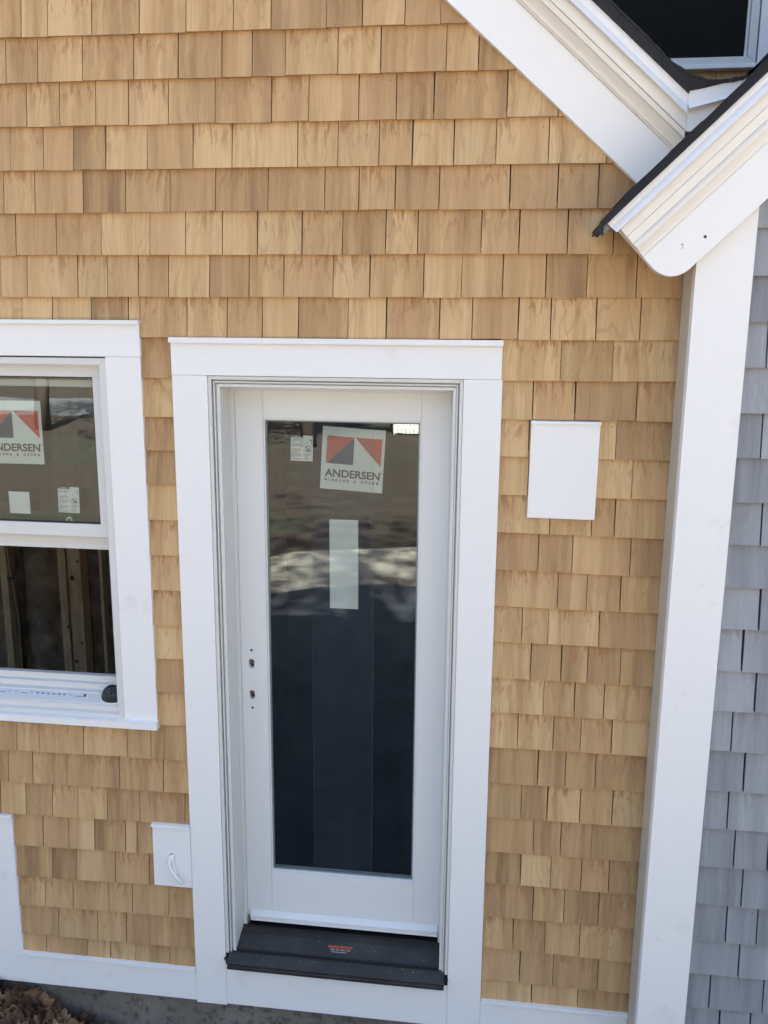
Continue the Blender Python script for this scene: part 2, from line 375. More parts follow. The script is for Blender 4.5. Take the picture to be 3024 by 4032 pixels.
STRIP= [(8, -0.1429, -0.1428), (9, -0.2718, -0.2712), (10, -0.3849, -0.3845), (11, -0.4991, -0.4982), (12, -0.6224, -0.6217), (13, -0.7499, -0.7495), (14, -0.8745, -0.8737), (15, -1.0012, -0.9992), (16, -1.1254, -1.1237), (17, -1.2533, -1.2512), (18, -1.3785, -1.376)]
RIGHT= [(8, 0.0314, -0.1359, 0.5599, -0.132, [0.2096, 0.3675]), (9, 0.031, -0.2565, 0.5588, -0.2527, [0.13, 0.2606, 0.4471]), (10, 0.0281, -0.3744, 0.5565, -0.3755, [0.1228, 0.3925]), (11, 0.0295, -0.4998, 0.5553, -0.5007, [0.125, 0.4494]), (12, 0.0308, -0.6238, 0.5552, -0.627, [0.2002, 0.3319, 0.4037]), (13, 0.0308, -0.7494, 0.5548, -0.7526, [0.1681, 0.2775, 0.4598]), (14, 0.0314, -0.8734, 0.5529, -0.8748, [0.2367, 0.3302, 0.4367]), (15, 0.0325, -0.9976, 0.5533, -1.0005, [0.1254, 0.2115, 0.3758]), (16, 0.0343, -1.1239, 0.5551, -1.129, [0.1591, 0.2606, 0.3465, 0.4524]), (17, 0.0367, -1.2504, 0.5526, -1.2521, [0.2076, 0.3101, 0.4068]), (18, 0.0365, -1.3778, 0.5532, -1.3771, [0.1268, 0.2453, 0.3372, 0.4395]), (19, 0.0377, -1.511, 0.5529, -1.5093, [0.2008, 0.2933, 0.3932]), (20, 0.0381, -1.6416, 0.5512, -1.6412, [0.1488, 0.238, 0.3488, 0.4579]), (21, 0.0379, -1.7753, 0.5519, -1.7747, [0.1969, 0.2898, 0.3954]), (22, 0.0387, -1.8993, 0.5525, -1.9003, [0.1571, 0.2615, 0.367, 0.462]), (23, 0.0396, -2.0308, 0.5529, -2.0333, [0.2053, 0.3148, 0.4338]), (24, 0.0404, -2.1606, 0.5552, -2.1684, [0.141, 0.2527, 0.3753]), (25, 0.0412, -2.2927, 0.5555, -2.2947, [0.1695, 0.2879, 0.4461]), (26, 0.0389, -2.3694, 0.5541, -2.374, [0.2157, 0.381])]
LEFT= [(19, -1.7674, -1.5178, -1.0495, -1.5112, [-1.6126, -1.4389, -1.2739, -1.1821]), (20, -1.7784, -1.6457, -1.0504, -1.6383, [-1.743, -1.6471, -1.5117, -1.3096, -1.1409]), (21, -1.7899, -1.7784, -1.0495, -1.7656, [-1.6848, -1.5788, -1.4778, -1.3633, -1.2373]), (22, -1.739, -1.9079, -1.1932, -1.8959, [-1.6256, -1.524, -1.4203, -1.2999, -1.2551]), (23, -1.7435, -2.0377, -1.1964, -2.027, [-1.5989, -1.4986, -1.3469]), (24, -1.7442, -2.162, -1.0511, -2.1532, [-1.6366, -1.5236, -1.3791, -1.2853, -1.1433]), (25, -1.7449, -2.2874, -1.0512, -2.2831, [-1.5902, -1.4316, -1.3177, -1.2242]), (26, -1.7447, -2.3641, -1.051, -2.3595, [-1.6479, -1.4811, -1.386, -1.2855, -1.1492])]
GRAY= [(0.1728, []), (0.0464, []), (-0.0808, [0.7752]), (-0.2107, []), (-0.3423, [0.7845]), (-0.4736, []), (-0.6044, [0.8083]), (-0.7365, []), (-0.868, [0.8276]), (-1.002, [0.79]), (-1.1348, [0.8383]), (-1.2685, [0.7806]), (-1.4045, [0.8283]), (-1.5366, [0.792]), (-1.6738, [0.8238, 0.9282]), (-1.8111, [0.8596]), (-1.9458, [0.8221, 0.919]), (-2.0725, [0.8716]), (-2.2008, [0.7914, 0.9616])]


nails = []
def add_shingle(mb, x0, x1, z0, z1, zt, yb=.004, th=.0125, mat=None, edge=None, gap=.0028, lean=None, nail=True):
    g0 = gap * random.uniform(.25, .75); g1 = gap * random.uniform(.25, .75)
    x0 += g0; x1 -= g1
    if x1 - x0 < .004: return
    j = random.uniform(-.0012, .0012); z0 += j; z1 += j + random.uniform(-.0012, .0012)
    y = yb + random.uniform(-.0012, .0010); zt += .02
    yt = yb + th + .0035; ybk = yb + th + .012
    s0 = random.uniform(-.0015, .0010); s1 = random.uniform(-.0010, .0015)
    ft = [(x0, y, z0), (x1, y, z1), (x1 + s1, yt, zt), (x0 - s0 * .3, yt, zt)]
    if random.random() < .5: ft[3] = (x0 + abs(s0), yt, zt)
    ox, oz = random.uniform(0, 40), random.uniform(0, 40)
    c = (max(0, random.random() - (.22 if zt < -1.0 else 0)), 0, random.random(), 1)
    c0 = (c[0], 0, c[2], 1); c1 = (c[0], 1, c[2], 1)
    cx = (x0 + x1) / 2; hz = zt - z0
    uv = [(ox + x0 - cx, oz), (ox + x1 - cx, oz), (ox + x1 - cx, oz + hz), (ox + x0 - cx, oz + hz)]
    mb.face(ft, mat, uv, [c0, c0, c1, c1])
    yb2 = y + th
    mb.face([(x0, y, z0), (x0, yb2, z0 + .001), (x1, yb2, z1 + .001), (x1, y, z1)], edge)
    mb.face([ft[0], ft[3], (ft[3][0], ybk, zt), (x0, ybk, z0)], edge)
    mb.face([ft[1], (x1, ybk, z1), (ft[2][0], ybk, zt), ft[2]], edge)
    if nail and random.random() < .16:
        nx = random.choice((x0 + .014, x1 - .014)) + random.uniform(-.004, .004); nz = zt - .02 - random.uniform(.012, .035)
        k = (nz - z0) / (zt - z0); ny = y + (yt - y) * k - .0005; r = random.uniform(.0011, .0019)
        mb.face([(nx + r * math.cos(a), ny, nz + r * math.sin(a) * 1.1) for a in [2 * PI * q / 7 for q in range(7)]], M_nail)
def fill_joints(js, xl, xr, wmin=.085, wmax=.19):
    js = sorted(x for x in js if xl + .012 < x < xr - .012)
    if not js: js = [random.uniform(xl + .05, min(xl + .15, xr))] if xr - xl > .2 else []
    a = js[0] if js else xr
    while a - xl > wmax: a -= random.uniform(wmin, wmax); js.append(a)
    b = max(js) if js else xl
    while xr - b > wmax: b += random.uniform(wmin, wmax); js.append(b)
    return [xl] + sorted(x for x in js if xl + .012 < x < xr - .012) + [xr]
def run(mb, js, xl, xr, zf, ztf, mat=M_cedar, edge=M_cedar_edge, rnd_off=.0, **k):
    xs = fill_joints(js, xl, xr)
    for a, b in zip(xs, xs[1:]):
        add_shingle(mb, a, b, zf(a), zf(b), max(ztf(a), ztf(b)), mat=mat, edge=edge, **k)

mb = MB()
def lin(e):
    xa, za, xb, zb = e
    return lambda x: za + (zb - za) * (x - xa) / (xb - xa)
# upper field, up to the gable
prev = None; courses = {}
for c in UPPER: courses[c[0]] = (lin(c[1:5]), c[5])
for k in range(-1, -14, -1):
    z = .8985 + .1300 * (-k); courses[k] = ((lambda z: (lambda x: z))(z), [])
for k in range(-13, 8):
    zf, js = courses[k]; z = zf(-.5)
    xl = max(XL, rake_xl(z) - .06); xr = min(XR, rake_x(z) + .06)
    if k >= 6: xr = XR
    if z > PZ or xr - xl < .1: continue
    ztf = courses[k - 1][0] if k > -13 else (lambda x: zf(x) + .13)
    if k == 7:
        run(mb, js, XL, -1.149, zf, ztf); run(mb, js, -1.149, XR, zf, ztf)
    else: run(mb, js, xl, xr, zf, ztf)
# strip between window and door
pz = lambda x: -.0122
for k, za, zb in STRIP:
    zf = lin((-1.15, za, -1.045, zb)); add_shingle(mb, -1.165, -1.035, zf(-1.165), zf(-1.035), pz(-1.1), mat=M_cedar, edge=M_cedar_edge); pz = zf
strip_last = pz
# right of the door
pz = courses[7][0]
for c in RIGHT:
    zf = lin(c[1:5]); last = c[0] == 26
    xs = [.020] + [x for x in c[5] if x > .04] + [XR]
    for a, b in zip(xs, xs[1:]): add_shingle(mb, a, b, zf(a) - (.01 if last else 0), zf(b) - (.01 if last else 0), pz((a + b) / 2), mat=M_cedar, edge=M_cedar_edge)
    pz = zf
# below the window, down to the water table
pz = lambda x: -1.375
for c in LEFT:
    zf = lin(c[1:5]); last = c[0] == 26; xl = XL if c[0] < 22 else -1.75
    for a, b in ((xl, -1.035),):
        run(mb, c[5], a, b, (lambda x, zf=zf, l=last: zf(max(x, -1.79)) - (.01 if l else 0)), (lambda x, pz=pz: pz(max(x, -1.79))))
    if c[0] >= 22: run(mb, [], XL, -2.12, (lambda x, zf=zf: zf(-1.74)), (lambda x, pz=pz: pz(-1.74)))
    pz = zf
# left of the window, out of frame
for k in range(8, 19):
    z = -.0122 - .1253 * (k - 7); run(mb, [], XL, -2.27, (lambda x, z=z: z), (lambda x, z=z: z + .1253))
siding = mb.build('shingle_siding', house)

# wall behind, with the openings
mb = MB()
WO = rect(-2.146, -1.274, -1.372, -.080); DO = rect(-.931, -.085, -2.50, -.1345)
zb_ = -2.36
rz = lambda x: PZ - abs(x - PX) * .8892
mb.plate([(XL, -2.50), (XR, -2.50), (XR, rz(XR) + .1), (PX, PZ + .12), (XL, rz(XL) + .1)], [WO, rect(-.929, -.087, -2.40, -.1345)], .0290, .16, M_sheath)
mb.build('sheathing', house)

# ---- rake: frieze board, crown moulding, fascia, drip edge, roofing
def arc(cx, cy, r, a0, a1, n): return [(cx + r * math.cos(math.radians(a0 + (a1 - a0) * k / n)), cy + r * math.sin(math.radians(a0 + (a1 - a0) * k / n))) for k in range(n + 1)]
def cove(s0, y0, s1, y1, n=7):          # concave run between two profile points
    return [(s0 + (s1 - s0) * (1 - math.cos(PI / 2 * k / n)), y0 + (y1 - y0) * math.sin(PI / 2 * k / n)) for k in range(n + 1)]
FR = [(0, -.012), (.128, -.012), (.128, .028), (0, .028)]
def frieze_end(): pass
def both(mb, prof, endx, mat):
    mb.sweep(RP, RA, prof, (('x', PX + .0004), ('x', endx)), mat)
    LP = (2 * PX - RP[0], RP[1]); a = -RA
    # mirrored left rake
    n = (-math.sin(a), math.cos(a)); d = (math.cos(a), math.sin(a)); k = len(prof); rows = []
    for e in (PX - .0004, -5.2):
        r = []
        for q, y in prof:
            bx, bz = LP[0] + n[0] * q, LP[1] + n[1] * q; t = (e - bx) / d[0]; r.append((bx + d[0] * t, y, bz + d[1] * t))
        rows.append(r)
    mb.raw(rows[0] + rows[1], [(i, (i + 1) % k, (i + 1) % k + k, i + k) for i in range(k)] + [tuple(range(k)), tuple(range(2 * k - 1, k - 1, -1))], mat)
mb = MB(); both(mb, FR, .62, M_trim); mb.build('rake_board', house, .0012)
crown = [(.1285, .028), (.1285, -.0160), (.1300, -.0240), (.1318, -.0245), (.1328, -.0185), (.1336, -.0245)] + \
        [(.1335 + .0215 * k / 8, -.0245 - .0250 * (1 - math.cos(PI / 2 * k / 8))) for k in range(1, 9)] + [(.1555, -.0530), (.1575, -.0555), (.1585, -.0480), (.1600, -.0560), (.1725, -.0625), (.1738, -.060), (.1740, .028)]
mb = MB(); both(mb, crown, .5190, M_crown); mb.build('crown_moulding', house)
fas = [(.1745, .028), (.1745, -.066), (.2300, -.066), (.2300, .028)]
mb = MB(); both(mb, fas, .5207, M_crown)
# return of the fascia towards the valley
mb.prism([(.5212, .5729), (.5720, .5729), (.74, .70), (.74, .742), (.5212, .657)], -.0655, .02, M_trim)
mb.build('fascia', house, .0008)
drip = [(.2020, -.0850), (.2035, -.0875), (.2215, -.0725), (.2445, -.0725), (.2445, .1), (.2432, .1), (.2432, -.0700), (.2210, -.0700)]
mb = MB(); both(mb, drip, .5185, M_metal_w)
mb.prism([(.5190, .6770), (.5600, .6835), (.70, .716), (.70, .686), (.56, .652), (.5190, .6425)], -.0728, -.0705, M_metal_w)
mb.raw([(.5192, -.0728, .6425), (.56, -.0728, .652), (.70, -.0728, .686), (.70, -.088, .672), (.56, -.088, .638), (.5212, -.088, .6285),
        (.5192, -.0712, .6422), (.56, -.0712, .6517), (.70, -.0712, .6857), (.70, -.0865, .6705), (.56, -.0865, .6365), (.5212, -.0865, .627)],
       [(0, 1, 4, 5), (1, 2, 3, 4), (6, 11, 10, 7), (7, 10, 9, 8), (0, 5, 11, 6), (2, 8, 9, 3), (5, 4, 10, 11), (4, 3, 9, 10), (0, 6, 7, 1), (1, 7, 8, 2)], M_metal_w)
mb.build('drip_edge', house)
# roof planes
mb = MB()
mb.sweep(RP, RA, [(.2450, -.083), (.2560, -.083), (.2560, 5.5), (.2450, 5.5)], (('x', PX + .0004), ('x', .519)), M_asph)
mb.sweep(RP, RA, [(.2562, -.079), (.2665, -.079), (.2665, 5.5), (.2562, 5.5)], (('x', PX + .0004), ('x', .519)), M_asph)
LP = (2 * PX - RP[0], RP[1]); a = -RA; nn = (-math.sin(a), math.cos(a)); dd = (math.cos(a), math.sin(a)); rows = []
for e in (PX - .0004, -5.2):
    rows.append([(LP[0] + nn[0] * q + dd[0] * ((e - LP[0] - nn[0] * q) / dd[0]), y, LP[1] + nn[1] * q + dd[1] * ((e - LP[0] - nn[0] * q) / dd[0])) for q, y in ((.2450, -.083), (.2665, -.083), (.2665, 5.5), (.2450, 5.5))])
mb.raw(rows[0] + rows[1], [(i, (i + 1) % 4, (i + 1) % 4 + 4, i + 4) for i in range(4)] + [(0, 1, 2, 3), (7, 6, 5, 4)], M_asph)
# ragged built-up layers of the woven valley
up_ = [(.20, .998), (.2883, .9150), (.3476, .8600), (.4071, .8080), (.4528, .7605), (.4910, .7345), (.5380, .7100), (.5690, .7010), (.5990, .6985), (.6300, .7010), (.6581, .7060), (.6813, .7125), (.70, .735), (.7304, .770)]
lo_ = [(.20, .965), (.2902, .8830), (.3476, .8330), (.4087, .7790), (.4538, .7380), (.5221, .6790), (.5500, .6830), (.6000, .6930), (.66, .7075), (.7304, .738)]
mb.prism([(x, z) for x, z in lo_] + [(x, z) for x, z in reversed(up_)], -.078, .30, M_asph)
def rag(pts, dz, y):
    q = []
    for (xa, za), (xb, zb) in zip(pts, pts[1:]):
        for k in range(5):
            t = k / 5; q.append((xa + (xb - xa) * t, za + (zb - za) * t + random.uniform(-.0022, .0022)))
    q.append(pts[-1]); lo = [(x, z - dz - random.uniform(0, .002)) for x, z in q]
    mb.prism(lo + list(reversed(q)), y, y + .05, M_asph)
rag([(x, z + .004) for x, z in up_], .006, -.080); rag([(x, z + .010) for x, z in up_[3:]], .005, -.060)
mb.prism([(.13, .93 + .11), (.2883, .9200), (.4071, .8130), (.4071, .7990), (.2883, .9060), (.13, 1.03)], -.076, .4, M_asph)
mb.build('roof', house)

# ---- upper wall set back behind the valley, with its window
mb = MB()
mb.plate(rect(-1.2, 4.2, .45, 3.3), [rect(.02, .9335, 1.03, 1.90), rect(1.04, 1.95, 1.03, 1.90)], .915, .96, M_sheath)
mb.box(-1.2, 4.2, .965, 6.5, 3.2, 3.3, M_asph); mb.box(-1.25, -1.2, .96, 6.5, .45, 3.3, M_sheath); mb.box(4.2, 4.25, .96, 6.5, .45, 3.3, M_sheath)
mb.box(-1.2, 4.2, 6.5, 6.55, -2.8, 3.3, M_sheath)
mb.prism_x([(.62, 3.3), (6.8, 3.3), (3.7, 3.72)], -1.5, 4.5, M_asph)
mb.build('upper_wall', house)
mb = MB(); zz = 1.0055
js = [-.8, -.3, .02, .25, .45, .556, .6785, .8021, .9212, 1.05, 1.17, 1.33, 1.52, 1.66, 1.83, 2.0]
for a, b in zip(js, js[1:]): add_shingle(mb, a, b, zz - .13, zz - .13, zz + .01, yb=.888, mat=M_cedar, edge=M_cedar_edge, nail=False)
for a, b in zip(js, js[1:]): add_shingle(mb, a + .05, b + .05, zz - .26, zz - .26, zz - .12, yb=.886, mat=M_cedar, edge=M_cedar_edge, nail=False)
mb.build('upper_shingle_siding', house)
def upper_window(x0, x1):
    mb = MB(); mb.ring(x0, x1, 1.0066, 1.95, .03, .0295, .03, .0242, .868, .93, M_vinyl); mb.ring(x0 + .031, x1 - .030, 1.0312, 1.9195, .014, .010, .02, .003, .880, .92, M_vinyl)
    f = mb.build('window', house, .0015)
    sc = MB(); sc.box(x0 + .0445, x1 - .0395, .884, .885, 1.0342, 1.90, M_screen); sc.build('insect_screen', f)
    g = MB(); g.box(x0 + .044, x1 - .039, .893, .896, 1.034, 1.90, M_glass_up); g.build('pane', f); return f
w1 = upper_window(.00, .9335); upper_window(1.05, 1.98)
mb = MB(); mb.box(.940, 1.046, .872, .9145, 1.0064, 1.95, M_trim); mb.build('mullion_board', house, .0015)
mb = MB(); mb.box(.45, 2.0, .862, .9145, .990, 1.0060, M_trim); mb.build('window_sill', house, .0015)
mb = MB(); mb.box(.735, .80, 1.5, 1.53, .6, 2.4, M_stud); mb.box(-1.1, 4.1, 2.2, 2.25, .5, 3.1, M_room_dim); mb.box(-1.1, 4.1, .97, 2.2, .5, .55, M_room_dim); mb.build('upper_room', house)

# ---- door casing and water table
mb = MB()
CL0, CL1, CR0, CR1 = -1.0445, -.9255, -.0885, .0285
mb.box(CL0, CL1, 0, .029, -2.512, -.1332, M_trim)
mb.box(CR0 , CR1 + .004, 0, .029, -2.512, -.1332, M_trim)
mb.box(-1.0450, .0290, -.0006, .029, -.1326, -.0190, M_trim)
mb.build('door_casing', house, .0012)
mb = MB(); mb.prism_x([(-.012, -.0185), (-.012, -.0215), (.029, -.0180), (.029, -.0115), (-.010, -.0115)], -1.0475, .0315, M_metal_w)
mb.prism_x([(-.0125, -.0116), (-.0125, -.0285), (-.0108, -.0285), (-.0108, -.0116)], -1.0475, .0315, M_metal_w)
mb.build('head_flashing', house)
mb = MB(); mb.box(CL1 + .0004, CR0 - .0004, .0014, .029, -2.507, -2.3345, M_trim); mb.build('sill_apron', house, .0012)
mb = MB()
mb.box(XL - .02, CL0 - .0004, .0006, .029, -2.504, -2.376, M_trim)
mb.box(CR1 + .0045, .5578, .0006, .029, -2.504, -2.388, M_trim)
wt = mb.build('water_table', house, .0012)
def cap(x0, x1, z, parent, y0=.0, hh=.013, proj=.009):
    mb = MB(); mb.prism_x([(y0 + .028, z), (y0 - proj + .001, z - .004), (y0 - proj, z - hh), (y0 - proj + .0016, z - hh), (y0 - proj + .003, z - .0062), (y0 + .028, z - .0022)], x0, x1, M_metal_w)
    return mb.build('cap_flashing', parent)
cap(-1.742, CL0 - .001, -2.3600, wt); cap(CR1 + .006, .5572, -2.3710, wt)
# board at the far left edge
mb = MB(); mb.box(-2.12, -1.7420, -.0008, .029, -2.375, -1.792, M_trim); lb = mb.build('trim_panel', house, .0012); cap(-2.122, -1.7385, -1.7790, lb)

# ---- mounting blocks
mb = MB(); mb.plate([(.1265, -.5695), (.3390, -.5710), (.3405, -.2605), (.1280, -.2610)], [], -.006, .026, M_trim)
b1 = mb.build('mounting_block', house, .0012); tag(b1, 'blank white block on the shingles right of the door'); cap(.1262, .3420, -.2550, b1, -.006, .0125, .006)
mb = MB(); mb.plate([(-1.1900, -2.0200), (-1.0450, -2.0200), (-1.0450, -1.7740), (-1.1875, -1.7740)], [circle(-1.1170, -1.8925, .0098, 16)], -.004, .026, M_trim)
b2 = mb.build('mounting_block', house, .0010); tag(b2, 'low white block left of the door with a cable hole'); cap(-1.1905, -1.0455, -1.7630, b2, -.004, .0145, .007)
mb = MB(); mb.box(-1.130, -1.104, .012, .0275, -1.905, -1.880, M_black); mb.build('cable_hole', b2)
def catmull(P, n=7):
    P = [Vector(p) for p in P]; P = [P[0] * 2 - P[1]] + P + [P[-1] * 2 - P[-2]]; out = []
    for i in range(1, len(P) - 2):
        for k in range(n):
            t = k / n; a, b, c, d = P[i - 1], P[i], P[i + 1], P[i + 2]
            out.append(.5 * ((2 * b) + (c - a) * t + (2 * a - 5 * b + 4 * c - d) * t * t + (3 * b - a - 3 * c + d) * t ** 3))
    out.append(P[-2]); return out
def cz(px, py, y):      # measured off the block: 1659 px = 240 photo px
    return (-1.1170 + (px - 800) * .000122, y, -1.8925 - (py - 1160) * .000128)
A_ = [cz(800, 1150, .012), cz(790, 1165, -.006), cz(757, 1270, -.014), cz(752, 1390, -.016), cz(790, 1500, -.019), cz(870, 1620, -.022), cz(960, 1720, -.024), cz(1050, 1830, -.024), cz(1095, 1920, -.020), cz(1075, 1985, -.014),
      cz(1030, 1990, -.012), cz(975, 1900, -.011), cz(930, 1790, -.012), cz(890, 1640, -.011), cz(860, 1500, -.010), cz(838, 1340, -.010), cz(832, 1220, -.009), cz(828, 1165, -.004), cz(822, 1150, .012)]
mb = MB(); mb.tube(catmull(A_), .0043, M_pvc_cable, 8, 1.25)
cb = mb.build('cable', None, smooth=True); tag(cb, 'short loop of white cable hanging out of the low white block beside the door', 'cable')

# ---- exterior door frame
DX0, DX1, DT = -.9247, -.0893, -.1340
mb = MB(); zb = -2.345
def U3(mb, x0, x1, zt, wl, wr, wt_, y0, y1, mat):      # three-sided mitred frame
    mb.ring(x0, x1, zb, zt, wl, wr, wt_, 0, y0, y1, mat)
U3(mb, DX0, DX1, DT, .0112, .0112, .0118, .0045, .03, M_vinyl)
U3(mb, DX0 + .0113, DX1 - .0113, DT - .0119, .0048, .0048, .0045, .0200, .03, M_gap)
U3(mb, DX0 + .0162, DX1 - .0162, DT - .0165, .0045, .0045, .0052, .0100, .03, M_vinyl)
U3(mb, DX0 + .0208, DX1 - .0208, DT - .0218, .0046, .0046, .0040, .0215, .03, M_gap)
U3(mb, DX0 + .0255, DX1 - .0218, DT - .0259, .0115, .0105, .0100, .0150, .16, M_vinyl)
# rebate and stop
U3(mb, DX0 + .0371, DX1 - .0324, DT - .0360, .0135, .0115, .0170, .1180, .16, M_vinyl)
fr = mb.build('door_frame', house, .0009)
# ---- door slab: stiles, rails
SY = .1330; SX0, SX1, SZ0, SZ1 = -.8735, -.1330, -2.213, -.1870
GX0, GX1, GZ0, GZ1 = -.7770, -.2295, -2.0150, -.2815
hol = [obround(-.8372, -1.1770, .0205, .0350), obround(-.8372, -1.2980, .0205, .0345), circle(-.8364, -1.1255, .0050), circle(-.8367, -1.3495, .0050)]
mb = MB(); mb.plate(rect(SX0, GX0, SZ0, SZ1), hol, SY, SY + .02, M_door); mb.box(SX0, GX0, SY + .0205, SY + .045, SZ0, SZ1, M_bore)
door = mb.build('door', house, .0008)
tag(door, 'white exterior door, its full glass pane still carrying stickers')
mb = MB(); mb.box(GX1, SX1, SY, SY + .045, SZ0, SZ1, M_door); mb.build('stile', door, .0008)
mb = MB(); mb.box(GX0 + .0006, GX1 - .0006, SY + .0003, SY + .045, GZ1, SZ1, M_door); mb.build('rail', door, .0008)
mb = MB(); mb.box(GX0 + .0006, GX1 - .0006, SY + .0003, SY + .045, SZ0, GZ0, M_door); mb.build('rail', door, .0008)
mb = MB(); mb.ring(GX0 + .0006, GX1 - .0006, GZ0 + .0006, GZ1 - .0006, .0052, .0052, .0052, .0052, SY + .0045, SY + .019, M_door)
mb.ring(GX0 + .0060, GX1 - .0060, GZ0 + .0060, GZ1 - .0060, .0050, .0050, .0050, .0050, SY + .0100, SY + .019, M_glassedge); mb.build('glazing_bead', door, .0006)
for cx, cz_, sc in ((-.8350, -1.1735, ((-.8375, -1.1625, .0030),)), (-.8350, -1.2895, ((-.8355, -1.3070, .0022), (-.8385, -1.3110, .0018)))):
    mb = MB(); mb.prism(circle(cx + .002, cz_, .0088, 14), SY + .0190, SY + .0203, M_black)
    pts = [(cx + .002 + .0094 * math.cos(a), SY + .0190, cz_ + .0094 * math.sin(a)) for a in [2 * PI * k / 16 for k in range(17)]]; mb.tube(pts, .0012, M_wire, 5)
    for a, b, r_ in sc: mb.prism(circle(a, b, r_), SY + .0180, SY + .0202, M_black)
    mb.build('lock_bore', door)
for a, b in ((-.8364, -1.1255), (-.8367, -1.3495)):
    mb = MB(); mb.prism(circle(a, b, .0049), SY + .006, SY + .0195, M_black); mb.build('screw_hole', door)
GY = SY + .0165
mb = MB(); mb.box(GX0 + .0066, GX1 - .0066, GY, GY + .0025, GZ0 + .0066, GZ1 - .0066, M_glass); mb.build('pane', door)
mb = MB(); mb.box(-.6115, -.3925, GY - .0009, GY - .0006, GZ0 + .012, GZ1 - .012, M_film)
mb.box(-.6125, -.6117, GY - .0009, GY - .0006, GZ0 + .012, GZ1 - .012, M_filmedge); mb.box(-.3923, -.3912, GY - .0009, GY - .0006, GZ0 + .012, GZ1 - .012, M_filmedge)
mb.box(-.3990, -.3984, GY - .0012, GY - .0010, -1.05, -.31, M_filmedge)
mb.build('protective_film', door)
SYK = GY + .0065
def maker_label(x, z, tilt, y, w_, h, parent):
    """white square: red field with a dark and a pale triangle above two lines of lettering"""
    c = Card(x, z, tilt, y); c.slab(w_, h, M_paper); L = .0006
    s = w_ / .2185
    a0, am, a1 = .0172 * s, .1138 * s, .2080 * s; zt, zb2 = .1865 * s, .0905 * s
    c.poly([(a0, zb2), (am - .002 * s, zt), (a0, zt)], M_red, L); c.poly([(a0 + .001 * s, zb2), (am - .002 * s, zb2), (am - .002 * s, zt - .001 * s)], M_navy, L)
    c.poly([(am + .0005 * s, zt), (a1, zb2), (a1, zt)], M_red, L)
    x_ = a0 - .002 * s
    c.text('ANDERSEN', a0 - .003 * s, .0450 * s, .1930 * s, .0265 * s, M_ink, L, .028)
    c.text('TM', a1 + .0005 * s, .0665 * s, .0070 * s, .0042 * s, M_ink, L, .01)
    txt = 'WINDOWS & DOORS'; total = .1900 * s; n = len(txt); adv = total / (n - .35)
    for i, ch in enumerate(txt):
        if ch == ' ': continue
        wd = {'I': .0020, 'W': .0112}.get(ch, .0074) * s
        c.text(ch, a0 - .003 * s + i * adv + (.0080 * s - wd) * .4, .0285 * s, wd, .0094 * s, M_ink, L, .045)
    return c.mb.build('maker_label', parent)
o = maker_label(-.5832, -.5232, -3.2, SYK, .2185, .2180, door); tag(o, 'tilted square sticker lettered ANDERSEN on the door glass')
def warning_label(x, z, tilt, y, w_, h, parent, head=M_ink):
    c = Card(x, z, tilt, y); L = .0005; s = h / .090
    c.slab(w_, h, M_paper_w)
    c.poly(rect(-.0002, w_ * .56, h - .0072 * s, h + .0002), head, L)
    c.poly([(.007 * s, h - .006 * s), (.0115 * s, h - .006 * s), (.00925 * s, h - .002 * s)], M_paper_w, 2 * L)
    c.text('WARNING', .0135 * s, h - .0056 * s, .0210 * s, .0038 * s, M_paper_w, 2 * L, .02)
    c.poly(rect(w_ * .565, w_ * .572, .002 * s, h - .001), M_inksoft, L)
    r = random.Random(3); b = h - .0115 * s; row = 0
    while b > .004 * s:
        ln = w_ * .50 * (r.uniform(.85, 1) if row % 5 != 4 else r.uniform(.2, .6))
        a = .0025 * s
        while a < ln:
            q = min(r.uniform(.003, .008) * s, ln - a + .001); c.poly(rect(a, a + q, b, b + .0015 * s), M_inksoft, L); a += q + .0012 * s
        b -= .00315 * s if row % 5 != 4 else .0052 * s; row += 1
    # pictogram in the right column
    cx, cy, R_ = w_ * .785, h * .46, w_ * .155
    for k in range(24):
        a0, a1 = 2 * PI * k / 24, 2 * PI * (k + 1) / 24
        c.poly([(cx + R_ * math.cos(a0), cy + R_ * math.sin(a0)), (cx + R_ * math.cos(a1), cy + R_ * math.sin(a1)), (cx + R_ * .86 * math.cos(a1), cy + R_ * .86 * math.sin(a1)), (cx + R_ * .86 * math.cos(a0), cy + R_ * .86 * math.sin(a0))], M_ink, L)
    q = R_ * .62; t_ = R_ * .08
    c.poly([(cx - q - t_, cy + q - t_), (cx + q - t_, cy - q - t_), (cx + q + t_, cy - q + t_), (cx - q + t_, cy + q + t_)], M_ink, 2 * L)
    c.poly(rect(cx - R_ * .45, cx - R_ * .08, cy - R_ * .5, cy - R_ * .05), M_ink, L); c.poly([(cx + R_ * .05, cy - R_ * .5), (cx + R_ * .5, cy - R_ * .5), (cx + R_ * .42, cy + R_ * .5), (cx + R_ * .1, cy + R_ * .35), (cx + R_ * .3, cy - R_ * .1)], M_ink, L)
    c.poly([(w_ * .64, h * .93), (w_ * .90, h * .84), (w_ * .90, h * .83), (w_ * .64, h * .915)], M_inksoft, L); c.poly([(w_ * .92, h * .83), (w_ * .955, h * .83), (w_ * .955, h * .67), (w_ * .94, h * .67)], M_inksoft, L)
    c.poly([(w_ * .66, h * .64), (w_ * .80, h * .80), (w_ * .815, h * .795), (w_ * .67, h * .63)], M_inksoft, L); c.poly([(w_ * .78, h * .79), (w_ * .94, h * .86), (w_ * .93, h * .815)], M_inksoft, 1.5 * L)
    b = h * .255; c.poly(rect(w_ * .60, w_ * .93, b, b + .0020 * s), M_ink, L)
    for k in range(5): b -= .0036 * s; c.poly(rect(w_ * .62, w_ * r.uniform(.75, .97), b, b + .0014 * s), M_inksoft, L)
    return c.mb.build('warning_label', parent)
